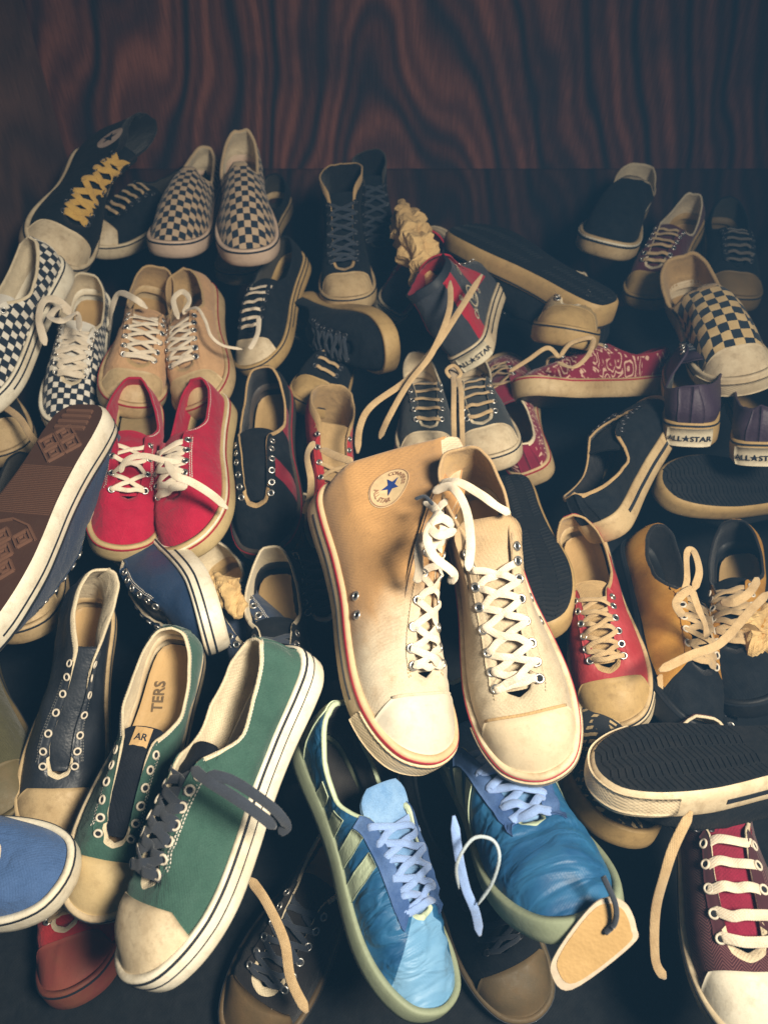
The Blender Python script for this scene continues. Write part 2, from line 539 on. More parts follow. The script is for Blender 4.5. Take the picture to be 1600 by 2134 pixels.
class Shoe:
    def __init__(s, name, label, cat, kind='low', foot=1, M=None, group=None, seed=0, thick=.0, squash=(0, 0), lean=(0, 0), lz=.04, wrinkle=.0015, slop=.0042, warp=None,
                 sole_h=1.0, spring=.012, na=36, nt=11):
        s.kind, s.foot, s.seed, s.na, s.nt = kind, foot, seed, na, nt
        s.lz = lz; s.slop = slop; s.squash, s.lean, s.wr, s.warp, s.sole_h, s.spring = squash, lean, wrinkle, warp, sole_h, spring
        T = np.array(TT[kind]); s.Tt = [smooth1(np.interp(AG, T[:, 0], T[:, j]), 13) for j in (1, 2, 3)]
        s.Tt[0][0] = 0; s.Tt[0][:7] = np.linspace(0, s.Tt[0][7], 7, endpoint=False)
        s.Tt[0][-7:] = np.linspace(s.Tt[0][-8], 0, 7)
        s.n1 = Noise(seed*7+1, 30, 6); s.n2 = Noise(seed*7+2, 85, 8); s.n3 = Noise(seed*7+3, 30, 6); s.n4 = Noise(seed*7+4, 26, 5); s.n5 = Noise(seed*7+5, 38, 5)
        s.M = M if M is not None else np.eye(4)
        e = bpy.data.objects.new(name, None); e.empty_display_size = .03
        COL.objects.link(e); e.matrix_world = Matrix(s.M.tolist())
        thing(e, label, cat, group); s.e = e
        s.sole = None

    # --- surfaces
    def O(s, side, a):
        side = np.asarray(side); a = np.clip(np.asarray(a, float), 0, 1)
        def g(tab, j):
            return np.where(side > 0, np.interp(a, AG, tab[1][:, j]), np.interp(a, AG, tab[-1][:, j]))
        P = {1: HALF[1][0], -1: HALF[-1][0]}
        return g(P, 0), g(P, 1), g(HN, 0), g(HN, 1)
    def zb(s, y):
        n = y/L0
        return s.spring*np.clip((n-.70)/.30, 0, 1)**1.8 + .003*np.clip((.1-n)/.1, 0, 1)**2
    def zt(s, y):
        n = y/L0
        return np.interp(n, [0, .1, .35, .6, .8, .95, 1], [.033, .031, .028, .027, .027, .030, .031])*s.sole_h + s.zb(y)*.8
    def W(s, P):
        P = np.array(P, float)
        z = smoothstep(P[..., 2], .03, .10)
        if s.squash[0]: P[..., 0] *= 1-s.squash[0]*z
        P[..., 0] += s.lean[0]*np.clip(P[..., 2]-s.lz, 0, None)
        P[..., 1] += s.lean[1]*np.clip(P[..., 2]-s.lz, 0, None)
        if s.warp is not None: P = s.warp(P)
        return P
    def S(s, side, a, t):
        side, a, t = np.broadcast_arrays(np.asarray(side, float), np.asarray(a, float), np.asarray(t, float))
        a = np.clip(a, 0, 1); t = np.clip(t, 0, 1)
        ox, oy, nx, ny = s.O(side, a)
        zt = s.zt(oy)
        bx, by, bz = ox-nx*.0042, oy-ny*.0042, zt-.005
        tx = np.interp(a, AG, s.Tt[0])*side; ty = np.interp(a, AG, s.Tt[1]); tz = np.interp(a, AG, s.Tt[2])
        if s.kind == 'high':
            p = np.interp(a, [0, .4, .55, .75, 1], [1.5, 1.5, 1.3, 1.08, 1.0]); q = np.interp(a, [0, .35, .55, .75, .85, 1], [1.0, 1.0, 1.15, 1.8, 2.1, 2.1])
        else:
            p = np.interp(a, [0, .4, .55, .75, 1], [1.7, 1.7, 1.35, 1.08, 1.0]); q = np.interp(a, [0, .35, .5, .7, .85, 1], [1.05, 1.1, 1.35, 1.9, 2.15, 2.15])
        h = t**p; v = 1-(1-t)**q
        bl = np.sin(math.pi*t)*np.interp(a, [0, .15, .4, .7, 1], [.004, .003, .003, .003, .001])
        P = np.stack([bx*(1-h)+tx*h+nx*bl, by*(1-h)+ty*h+ny*bl, bz+(tz-bz)*v], -1)
        # cloth: sags and creases, none at the sole line
        m = smoothstep(t, .03, .35)
        d = s.n1(P)*s.wr*1.6 + s.n2(P)*s.wr*.55
        d = d + (1-np.abs(np.clip(s.n2(P*.55), -1, 1)))**4*s.wr*1.1
        fx = np.exp(-((P[..., 1]-.215)/.022)**2)*smoothstep(t, .1, .4)*np.clip(s.wr/.0012, 0, 2)
        d = d + fx*.0012*np.sin(P[..., 1]*420+s.n3(P)*1.5)
        D = np.stack([nx*(1-.6*t), ny*(1-.6*t), .2+.6*t], -1)
        P = P + D*(d*m)[..., None]
        sl = s.slop*smoothstep(t, .25, 1)*(1-smoothstep(a, .50, .66))*smoothstep(a, .0, .05)
        P[..., 0] += s.n4(P)*sl*1.3; P[..., 2] += s.n5(P)*sl*.8
        P = s.W(P)
        P[..., 0] *= s.foot
        return P
    def N(s, side, a, t):
        side, a, t = np.broadcast_arrays(np.asarray(side, float), np.asarray(a, float), np.asarray(t, float))
        e = .012
        a0, a1 = np.clip(a-e, 0, 1), np.clip(a+e, 0, 1); t0, t1 = np.clip(t-.03, 0, .97), np.clip(t+.03, .03, 1)
        da = s.S(side, a1, t) - s.S(side, a0, t); dt = s.S(side, a, t1) - s.S(side, a, t0)
        # at heel and toe centre use both sides
        n = unit(np.cross(da, dt)*(side*s.foot)[..., None])
        return n
    def SN(s, side, a, t, off):
        return s.S(side, a, t) + s.N(side, a, t)*np.asarray(off)[..., None]
    def side_pt(s, side, a, f, off=0.):
        side, a, f = np.broadcast_arrays(np.asarray(side, float), np.asarray(a, float), np.asarray(f, float))
        ox, oy, nx, ny = s.O(side, a)
        b = off + .0012*np.sin(math.pi*f) - .003*(1-smoothstep(f, 0, .12))
        zb, zt = s.zb(oy), s.zt(oy)
        return np.stack([(ox+nx*b)*s.foot, oy+ny*b, zb+(zt-zb)*f], -1)
    def around(s, na=None):
        na = na or s.na
        i = np.arange(2*na)
        side = np.where(i <= na, 1., -1.); a = np.where(i <= na, i/na, (2*na-i)/na)
        return side, a

    # --- parts
    def upper(s, mats, matfn=None, lining=None, rim=None, th=.0024, name='upper'):
        mats = list(mats) if isinstance(mats, (list, tuple)) else [mats]
        side, a = s.around(); nt = s.nt
        t = np.linspace(0, 1, nt)
        sd, aa = np.repeat(side[:, None], nt, 1), np.repeat(a[:, None], nt, 1); tt = np.broadcast_to(t, sd.shape)
        P = s.S(sd, aa, tt); N = s.N(sd, aa, tt)
        for k in (0, s.na):   # centre lines: average the two sides
            N[k] = unit(s.N(np.ones(nt), np.full(nt, a[k]), t)+s.N(-np.ones(nt), np.full(nt, a[k]), t))
        m = 2*s.na
        thick = th*np.clip(tt*6, .3, 1)
        Q = P - N*thick[..., None]
        up = P[:, -1:]*.5+Q[:, -1:]*.5; up = up + unit(P[:, -1:]-P[:, -2:-1])*.0013
        lo = P[:, -1:]+N[:, -1:]*.0007
        G = np.concatenate([P[:, :-1], lo, up, Q[:, ::-1]], 1); n = G.shape[1]
        V = G.reshape(-1, 3); F = grid_faces(m, n, wrap_m=True, flip=(s.foot < 0))
        nm = len(mats); mi = []
        for i in range(m):
            for j in range(n-1):
                if j < nt-2: mi.append(matfn(side[i], a[i], t[j]) if matfn else 0)
                elif j <= nt: mi.append(nm+1)
                else: mi.append(nm)
        # unrolled print coordinates: across (signed arc from the ridge) and along
        x = P[..., 0]; y = P[..., 1]
        ridge = np.interp(y, [0, .02, .149, .206, .25, .29], [.078, .078, .083, .068, .050, .03])
        u = np.sign(x)*np.hypot(x, np.clip(ridge-P[..., 2], 0, None))
        UV = np.stack([u, y], -1)
        UVg = np.concatenate([UV[:, :-1], UV[:, -1:], UV[:, -1:], UV[:, ::-1]], 1).reshape(-1, 2)
        s.up = part(name, V, F, mats+[lining or mats[0], rim or lining or mats[0]], s.e, mi=mi, uv=UVg)
        return s.up
    def make_sole(s, side_mat, bottom_mat=None, stripe=None, lines=(), bumper=None, insole=None, groove=None, stripe_w=.0022):
        side, a = s.around(s.na+8); m = len(side)
        fs = [0, .05, .15, .4, .7, .93, 1.0]
        rings = [s.side_pt(side, a, np.full(m, f), np.full(m, -.0008 if f == 1 else 0.)) for f in fs]
        lip = rings[-1].copy(); ox, oy, nx, ny = s.O(side, a)
        inn = np.stack([(ox-nx*.0055)*s.foot, oy-ny*.0055, s.zt(oy)], -1)
        inn2 = inn.copy(); inn2[:, 2] -= .012
        G = np.stack(rings+[inn, inn2], 1); n = G.shape[1]
        V = list(G.reshape(-1, 3)); F = grid_faces(m, n, wrap_m=True, flip=(s.foot < 0)); mi = [0]*len(F)
        h = m//2; cols = 5
        # bottom as strips between mirrored points
        base = len(V)
        for i in range(h+1):
            p = G[i, 0]; q = G[(m-i) % m, 0]
            for c in range(cols+1):
                V.append(p*(1-c/cols)+q*(c/cols))
        for i in range(h):
            for c in range(cols):
                f = (base+i*(cols+1)+c, base+i*(cols+1)+c+1, base+(i+1)*(cols+1)+c+1, base+(i+1)*(cols+1)+c)
                F.append(f if s.foot > 0 else f[::-1]); mi.append(1)
        s.sole = part('sole', V, F, [side_mat, bottom_mat or side_mat], s.e, mi=mi)
        if stripe is not None:
            s.band(stripe, 0, 1, .0045, .0045-stripe_w, 'piping')
        for (a0, a1, z0, z1, m_) in lines:
            s.band(m_, a0, a1, z0, z1, 'foxing_line')
        if bumper is not None:
            n_ = 20
            sd = np.concatenate([np.ones(n_), -np.ones(n_)[1:]]); aa = np.concatenate([np.linspace(.76, 1, n_), np.linspace(1, .76, n_)[1:]])
            f = np.linspace(.12, .78, 6)
            G = s.side_pt(sd[:, None]*np.ones(6), aa[:, None]*np.ones(6), np.ones((len(sd), 1))*f, .0013)
            nx_ = s.side_pt(sd[:, None]*np.ones(6), aa[:, None]*np.ones(6), np.ones((len(sd), 1))*f, .0023)-G
            V, F = sheet(G, unit(nx_), .0022)
            part('toe_bumper', V, F, bumper, s.sole)
        if insole is not None:
            k = 24; aa = np.linspace(0.0, .9, k)
            L = s.side_pt(np.ones(k), aa, np.ones(k), -.008); Rr = s.side_pt(-np.ones(k), aa, np.ones(k), -.008)
            G = np.stack([L*(1-c)+Rr*c for c in np.linspace(0, 1, 6)], 1)
            yy = G[..., 1]; G[..., 2] = s.zb(yy)+.011+.004*((G[..., 0]/.04)**2)+.004*np.exp(-((yy-.11)/.05)**2)
            V, F = sheet(G, np.tile([0, 0, 1.], G.shape[:2]+(1,)), .003)
            s.insole = part('insole', V, F, insole, s.e)
        return s.sole
    def band(s, m_, a0, a1, d0, d1, name, sides=(1, -1), off=.0008):
        """thin proud strip round the sole, d0..d1 below its top edge"""
        full = a0 <= 0 and a1 >= 1 and len(sides) == 2
        if full:
            sd, aa = s.around(s.na+8)
            runs = [(sd, aa, True)]
        else:
            runs = []
            if len(sides) == 2 and a0 <= 0:
                k = 24
                runs.append((np.concatenate([np.ones(k), -np.ones(k)[1:]]), np.concatenate([np.linspace(a1, 0, k), np.linspace(0, a1, k)[1:]]), False))
            else:
                for q in sides: runs.append((np.full(40, float(q)), np.linspace(a0, a1, 40), False))
        for sd, aa, wrap in runs:
            ox, oy, nx, ny = s.O(sd, aa); hgt = s.zt(oy)-s.zb(oy)
            rows = []
            for d, o in ((d0, -.001), (d0, off), (d1, off), (d1, -.001)):
                rows.append(s.side_pt(sd, aa, 1-d/hgt, o))
            G = np.stack(rows, 1)
            F = grid_faces(len(sd), 4, wrap_m=wrap)
            part(name, G.reshape(-1, 3), F, m_, s.sole, smooth=False)
    def toe_cap(s, mat, y0=.236, curve=.006, edge=None, th=.0022):
        n = 17; k = 9
        aa = np.linspace(.80, 1, n)
        sd = np.concatenate([np.ones(n), -np.ones(n)[1:]]); aa = np.concatenate([aa, aa[::-1][1:]])
        ts = np.linspace(0, 1, 60)
        G = np.zeros((len(aa), k, 3)); Nn = G.copy(); keep = []
        for i, (q, a) in enumerate(zip(sd, aa)):
            P = s.S(np.full(60, q), np.full(60, a), ts)
            lim = y0 + curve*(np.abs(P[:, 0])/.045)**2 * -1 + curve*.5
            ok = np.where(P[:, 1] >= lim)[0]
            tm = ts[ok.max()] if len(ok) else 0.
            if len(ok) and ok.max() < 59:
                j = ok.max(); f0 = P[j, 1]-lim[j]; f1 = P[j+1, 1]-lim[j+1]; tm = ts[j]+(ts[1])*f0/max(1e-9, f0-f1)
            keep.append(tm > .02)
            t = np.linspace(0, max(tm, .001), k)
            G[i] = s.S(np.full(k, q), np.full(k, a), t); Nn[i] = s.N(np.full(k, q), np.full(k, min(a, .995)), t)
        c = n-1
        Nn[c] = unit(Nn[c-1]+Nn[c+1])
        w = np.where(keep)[0]; G, Nn = G[w], Nn[w]
        o = np.clip(np.linspace(0, 1, k)[::-1]*6, .25, 1)*th
        o = np.broadcast_to(o, G.shape[:2])
        V, F = sheet(G+Nn*(o*.5)[..., None], Nn, th)
        s.cap = part('toe_cap', V, F, mat, s.e)
        if edge is not None:
            P = G[:, -1]+Nn[:, -1]*th*.7
            V, F = ribbon(P, Nn[:, -1], .0026, .0012)
            part('cap_seam', V, F, edge, s.cap)
        return s.cap
    def edge(s, side, a):
        return s.S(side, a, 1.0)
    def tongue(s, mat, ext=.03, a_top=.50, a_bot=.86, width=.011, up=.25, thick=.0032, lift=0., lining=None):
        aa = np.linspace(a_bot, a_top, 12); k = 9
        Lp = s.S(np.ones(12), aa, 1.); Rp = s.S(-np.ones(12), aa, 1.)
        C = (Lp+Rp)/2; wid = np.linalg.norm(Lp-Rp, axis=1)/2+width
        T = unit(np.gradient(C, axis=0)); X = unit(Lp-Rp); Nn = unit(np.cross(X, T)*(-s.foot))
        Nn *= np.sign(Nn[:, 2:3]+1e-9)
        C = C - Nn*.0055
        e = np.linspace(0, 1, 7)[1:]
        d = unit(T[-1]+np.array([0, 0, up]))
        C2 = C[-1]+d*(ext*e)[:, None]+Nn[-1]*(lift*e**2)[:, None]
        C = np.vstack([C, C2]); wid = np.concatenate([wid, wid[-1]*np.array([1.02, 1.05, 1.06, 1.03, .92, .7])])
        X = np.vstack([X, np.repeat(X[-1:], 6, 0)]); Nn = np.vstack([Nn, np.repeat(Nn[-1:], 6, 0)])
        u = np.linspace(-1, 1, k)
        G = C[:, None]+X[:, None]*(wid[:, None]*u)[..., None]-Nn[:, None]*(.22*wid[:, None]*u**2)[..., None]
        G = G + (s.n2(G)*.0008)[..., None]*Nn[:, None]
        V, F = sheet(G, np.broadcast_to(Nn[:, None], G.shape), thick)
        s.tg = part('tongue', V, F, mat, s.e)
        s.tong_C, s.tong_N = C, Nn
        return s.tg
    def eyelets(s, n, metal, hole, a0=.79, a1=.535, margin=.0085, up=.0013, r=.0036, ring=True, mesh_obj=None, sides=(1, -1)):
        s.ey = {1: [], -1: []}
        key = ('eyelet', metal.name, round(r, 5))
        if key not in _m:
            ang = np.arange(14)*2*math.pi/14
            P = np.stack([np.cos(ang)*r, np.sin(ang)*r, np.zeros(14)+.0005], 1)
            V, F = tube(P, .00115, 6, closed=True)
            b = len(V); V = list(V)+[(0, 0, .0007)]+[(math.cos(x)*r*.82, math.sin(x)*r*.82, .0007) for x in ang]
            mi = [0]*len(F)
            for i in range(14): F.append((b, b+1+i, b+1+(i+1) % 14)); mi.append(1)
            _m[key] = mesh('eyelet', V, F, [metal, hole], mi=mi)
        for q in sides:
            for i in range(n):
                a = a0+(a1-a0)*i/(n-1)
                ln = np.linalg.norm(s.S(q, a, 1.)-s.S(q, a, .75))/.25
                t = 1-margin/max(ln, .02)
                Nn = s.N(q, a, t); P = s.S(q, a, t)+Nn*up
                s.ey[q].append((P, Nn, a, t))
                if ring:
                    o = bpy.data.objects.new('eyelet', _m[key]); link(o, s.e)
                    z = Vector(Nn); rq = z.to_track_quat('Z', 'Y')
                    o.location = Vector(P); o.rotation_mode = 'QUATERNION'; o.rotation_quaternion = rq
        return s.ey
    def vents(s, side, pts, metal, hole, r=.0032):
        s_ = s
        key = ('eyelet', metal.name, .0036)
        for a, t in pts:
            P = s.S(side, a, t); Nn = s.N(side, a, t)
            o = bpy.data.objects.new('vent_eyelet', _m[key]); link(o, s.e)
            o.location = Vector(P); o.rotation_mode = 'QUATERNION'; o.rotation_quaternion = Vector(Nn).to_track_quat('Z', 'Y')
    def lace(s, mat, style='cross', w=.0072, th=.0013, skip_top=0, tails=None, h=.0035, name='lace', jit=.0008, lo=0):
        Lh, Rh = s.ey[1], s.ey[-1]; n = len(Lh)-skip_top
        rr = np.random.RandomState(s.seed+5)
        seq = []
        if style == 'cross':
            order = []
            q = 1 if (n-1-lo) % 2 == 0 else -1
            q0 = 1
            for i in range(n-1, lo-1, -1):
                order.append((q0, i)); q0 = -q0
            last = order[-1][0]
            order.append((-last, lo)); q0 = last
            for i in range(lo+1, n):
                order.append((q0, i)); q0 = -q0
            segs = list(zip(order[:-1], order[1:])); over = [True]*len(segs)
        else:
            order = []; q0 = 1
            for i in range(lo, n):
                order += [(q0, i), (-q0, i)]; q0 = -q0
            segs = list(zip(order[:-1], order[1:])); over = [k % 2 == 0 for k in range(len(segs))]
        P = []; N_ = []
        for k, ((qa, ia), (qb, ib)) in enumerate(segs):
            pa, na_ = s.ey[qa][ia][:2]; pb, nb = s.ey[qb][ib][:2]
            if over[k]:
                d = pb-pa; ln = np.linalg.norm(d); Nm = unit(na_+nb)
                hh = h*(1+.25*(k % 3))
                pts = [(0, -.0006, na_), (.10, .0022, na_), (.3, hh*.85, unit(na_+Nm)), (.5, hh+.0012*((k % 2)*2-1), Nm), (.7, hh*.85, unit(nb+Nm)), (.9, .0022, nb)]
                for f, o, nn in pts:
                    P.append(pa+d*f+nn*o+rr.normal(size=3)*jit); N_.append(nn)
            else:
                P.append(pa-na_*.0035); N_.append(na_)
                P.append((pa+pb)/2-na_*.004); N_.append(na_)
                P.append(pb-nb*.0035); N_.append(nb)
        pb, nb = s.ey[segs[-1][1][0]][segs[-1][1][1]][:2]
        P.append(pb-nb*.0006); N_.append(nb)
        if tails:
            for end, pts in tails.items():
                pts = [np.asarray(p, float) for p in pts]
                if end == 'start':
                    P = pts[::-1]+P; N_ = [np.array([0, .1, 1.])]*len(pts)+N_
                else:
                    P = P+pts; N_ = N_+[np.array([0, .1, 1.])]*len(pts)
        P = np.array(P); N_ = np.array(N_)
        m = len(P)*4
        Ps = crom(P, m); Ns = unit(crom(N_, m))
        V, F = ribbon(Ps, Ns, w, th)
        s.lc = part(name, V, F, mat, s.e)
        return s.lc
    def stitch_row(s, side, fn, mat, n=60, off=.0012, r=.00042, length=.0021, name='stitching', parent=None):
        """fn(u)->(a,t) for u in 0..1; many small dashes in one mesh"""
        u = np.linspace(0, 1, 240); a, t = fn(u)
        P = s.SN(np.full(240, side), a, t, np.full(240, off*.5)); N_ = s.N(np.full(240, side), a, t)
        d = np.concatenate([[0], np.cumsum(np.linalg.norm(np.diff(P, axis=0), axis=1))])
        step = .0031; k = int(d[-1]/step)
        if k < 2: return None
        V = []; F = []
        for i in range(k):
            s0, s1 = i*step, i*step+length
            p = np.array([np.interp(s0, d, P[:, j]) for j in range(3)]); q = np.array([np.interp(s1, d, P[:, j]) for j in range(3)])
            nn = np.array([np.interp(s0, d, N_[:, j]) for j in range(3)])
            tv = unit(q-p); b = np.cross(tv, nn)
            c = len(V); mid = (p+q)/2+nn*off*.7
            V += [p-b*r, p+b*r, mid-b*r*1.2, mid+b*r*1.2, q-b*r, q+b*r]
            F += [(c, c+1, c+3, c+2), (c+2, c+3, c+5, c+4)]
        o = part(name, V, F, mat, parent or s.up)
        o["kind"] = "stuff"
        return o
    def decal(s, name, side, a0, t0, poly, mat, rot=0., off=.0006, scale=1., th=.0004, parent=None, shift=(0, 0)):
        v, f = poly
        v = np.asarray(v, float)*scale
        c, q = math.cos(rot), math.sin(rot)
        v = np.stack([v[:, 0]*c-v[:, 1]*q, v[:, 0]*q+v[:, 1]*c], 1)+np.asarray(shift)
        e = .01
        su = np.linalg.norm(s.S(side, a0+e, t0)-s.S(side, a0-e, t0))/(2*e); sv = np.linalg.norm(s.S(side, a0, t0+.03)-s.S(side, a0, t0-.03))/.06
        a = a0+v[:, 0]*side*s.foot/su; t = t0+v[:, 1]/sv
        P = s.SN(np.full(len(v), side), a, t, np.full(len(v), off))
        return part(name, P, f, mat, parent or s.up, smooth=False)
    def sole_decal(s, name, poly, mat, a0=0., side=1, zf=.5, scale=1., off=.0022, parent=None):
        """flat print wrapped on the side of the sole, u along the outline, v up"""
        v, f = poly; v = np.asarray(v, float)*scale
        arc = HALF[1][1]
        sa = (side*s.foot*a0*arc) + v[:, 0]
        ss = np.where(sa*s.foot >= 0, 1., -1.); aa = np.abs(sa)/arc
        ox, oy, nx, ny = s.O(ss, aa); h = s.zt(oy)-s.zb(oy)
        P = s.side_pt(ss, aa, zf+v[:, 1]/h, off)
        return part(name, P, f, mat, parent or s.sole, smooth=False)
    def plate(s, name, mat, a0, w, z0, z1, off=.0020, side=1, parent=None):
        arc = HALF[1][1]; k = 11
        uu = np.linspace(-w/2, w/2, k)+side*s.foot*a0*arc
        ss = np.where(uu*s.foot >= 0, 1., -1.); aa = np.abs(uu)/arc
        f = np.linspace(z0, z1, 4)
        G = s.side_pt(ss[:, None]*np.ones(4), aa[:, None]*np.ones(4), np.ones((k, 1))*f, off-.0008)
        G2 = s.side_pt(ss[:, None]*np.ones(4), aa[:, None]*np.ones(4), np.ones((k, 1))*f, off+.01)
        V, F = sheet(G, unit(G2-G), .0012)
        return part(name, V, F, mat, parent or s.sole)
    def patch(s, name, side, a, t, mat, th=.0012, off=.0006, parent=None, n=(14, 8)):
        """strip of material on the upper: a,t = functions of (u,v) in 0..1"""
        u, v = np.meshgrid(np.linspace(0, 1, n[0]), np.linspace(0, 1, n[1]), indexing='ij')
        A, T = a(u, v), t(u, v)
        sd = np.full(A.shape, float(side))
        G = s.S(sd, A, T); Nn = s.N(sd, A, T)
        V, F = sheet(G+Nn*off, Nn, th)
        return part(name, V, F, mat, parent or s.up)
    def world(s, p):
        return (s.M @ np.append(np.asarray(p, float), 1.))[:3]
    def local(s, P):
        return (np.linalg.inv(s.M) @ np.append(np.asarray(P, float), 1.))[:3]
# ------------------------------------------------------------------ palette (real surface colours)
BLACK = (.0048, .0070, .0105)
NAVYBLK = (.006, .008, .014)
GREY = (.030, .035, .038)
CREAMR = (.64, .53, .36)
TANR = (.52, .385, .21)
WHITER = (.80, .74, .60)
METAL = plain((.62, .60, .56), .35, .9, name='eyelet_metal')
DARKM = plain((.09, .09, .10), .4, .8, name='dark_eyelet_metal')
PAINTM = plain((.70, .62, .50), .45, 0, name='painted_eyelet')
HOLE = plain((.012, .014, .018), .9, name='eyelet_hole')
PIPE_BK = plain((.018, .022, .030), .6, name='black_piping')
PIPE_RD = plain((.36, .020, .035), .55, name='red_piping')
LINING = canvas((.62, .52, .36), .45, name='cotton_lining')
LIN_TAN = canvas((.42, .28, .13), .5, name='tan_lining')
LIN_DK = canvas((.009, .009, .011), .3, name='dark_lining')
INS_TAN = leather((.40, .26, .11), .6, name='insole_leather')
INS_DK = canvas((.022, .020, .019), .4, name='dark_insole')
SOLE_DK = rubber((.010, .012, .015), .3, (.03, .024, .02), name='black_outsole')
SOLE_BR = rubber((.075, .036, .022), .25, (.12, .07, .04), name='brown_outsole', rough=.45)
SOLE_GUM = rubber((.36, .24, .10), .5, name='gum_outsole')
RB_CREAM = rubber(CREAMR, .65, name='cream_rubber')
RB_WHITE = rubber(WHITER, .5, (.40, .27, .12), name='white_rubber')
RB_TAN = rubber(TANR, .7, name='tan_rubber')
RB_OLD = rubber((.46, .31, .13), .55, (.2, .12, .045), name='aged_rubber')
RB_DIAM = rubber(CREAMR, .5, name='textured_rubber', diamonds=True)
RB_DIAMW = rubber(WHITER, .35, (.40, .27, .12), name='textured_white_rubber', diamonds=True)
LACE_W = cotton((.74, .64, .50), dirt=.4)
LACE_T = cotton((.52, .37, .20), dirt=.5)
LACE_G = cotton((.58, .36, .09), dirt=.4)
LACE_BK = cotton((.035, .042, .058), dirt=.3)
LACE_BL = cotton((.24, .36, .66), dirt=.35)
STITCH_W = cotton((.66, .62, .55), 'stitch_thread', .2)
STITCH_D = cotton((.20, .20, .19), 'stitch_thread', .2)
INK = plain((.012, .016, .028), .6, name='black_ink')
INK_RED = plain((.40, .03, .03), .6, name='red_ink')
INK_BLUE = plain((.016, .040, .19), .6, name='blue_ink')
LABELM = plain((.66, .58, .42), .6, name='label_rubber')

LM = {'toe': (0, .29, .012), 'toet': (0, .287, .034), 'heel': (0, 0, .002), 'heelt': (0, 0, .033), 'ht': (0, .010, .078), 'HT': (0, .008, .142),
      'cap': (0, .234, .055), 'thr': (0, .206, .064), 'bx+': (.048, .20, .006), 'bx-': (-.048, .20, .006), 'hx+': (.034, .05, .004), 'hx-': (-.034, .05, .004),
      'hT+': (.034, .05, .033), 'hT-': (-.034, .05, .033), 'bT+': (.048, .2, .029), 'bT-': (-.048, .2, .029), 'mx+': (.036, .12, .004), 'mx-': (-.036, .12, .004)}
POSES = {}
SQ = (.20, 0)
def SH(key, name, label, kind, foot, lms, z, roll=0., group=None, cat='sneaker', pw=8., pitch0=-6., wp=5., s0=1., wz=.02, ws=.04, **k):
    lm = [((LM[l[0]] if isinstance(l[0], str) else l[0]), l[1], l[2], l[3] if len(l) > 3 else 6.) for l in lms]
    M, info = fit_pose(lm, z, roll, LM['toe'], wz=wz, wroll=pw, pitch0=pitch0, wp=wp, s0=s0, ws=ws)
    if kind == 'low' and 'squash' not in k: k['squash'] = SQ
    print('POSE', key, info)
    s = Shoe(name, label, cat, kind, foot, M, group, seed=len(POSES)+1, **k)
    POSES[key] = s
    return s

def laced(s, up, side=None, cap=True, stripe=PIPE_BK, lines=(), lining=LINING, rim=None, bottom=SOLE_DK, lace=LACE_W, n=6, style='cross', tongue=None, insole=INS_TAN,
          metal=METAL, bumper=None, capmat=None, matfn=None, edge=None, a0=.79, a1=.535, ext=.016, lw=.0056, tail=None, skip_top=0, ring=True, rows=False, lift=0., panels=True, smat=STITCH_W, y0=.236, lh=.0035):
    side = side or RB_CREAM
    s.upper(up, matfn, lining, rim)
    s.make_sole(side, bottom, stripe, lines, bumper, insole)
    if cap: s.toe_cap(capmat or side, y0=y0, edge=edge)
    s.tongue(tongue or (up[0] if isinstance(up, (list, tuple)) else up), ext=ext, lift=lift, width=.005)
    s.eyelets(n, metal, HOLE, a0=a0, a1=a1, ring=ring)
    if lace is not None:
        s.lace(lace, style, w=lw, tails=tail, skip_top=skip_top, h=lh)
    if rows:
        for q in (1, -1):
            s.stitch_row(q, lambda u: (.03+.49*u, 1-.05+0*u), smat)
            s.stitch_row(q, lambda u: (.52+.24*u, .80-.12*u), smat)
            s.stitch_row(q, lambda u: (.52+.24*u, .755-.125*u), smat)
    if panels:
        m0 = up[0] if isinstance(up, (list, tuple)) else up
        for q in (1, -1):
            s.patch('eyestay', q, lambda u, v: .50+.275*u, lambda u, v: 1-.004-(.20+.10*u)*v, m0, th=.0011, off=.0007, n=(20, 5))
            s.patch('heel_strip', q, lambda u, v: .0005+.045*u, lambda u, v: .03+.94*v, m0, th=.0012, off=.0008, n=(5, 9))
    return s

# ------------------------------------------------------------------ setting
def board(name, V, F, m): return struct(part(name, V, F, m, smooth=False))
def box(x0, x1, y0, y1, z0, z1):
    V = [(x, y, z) for x in (x0, x1) for y in (y0, y1) for z in (z0, z1)]
    F = [(0, 1, 3, 2), (4, 6, 7, 5), (0, 4, 5, 1), (2, 3, 7, 6), (0, 2, 6, 4), (1, 5, 7, 3)]
    return V, F

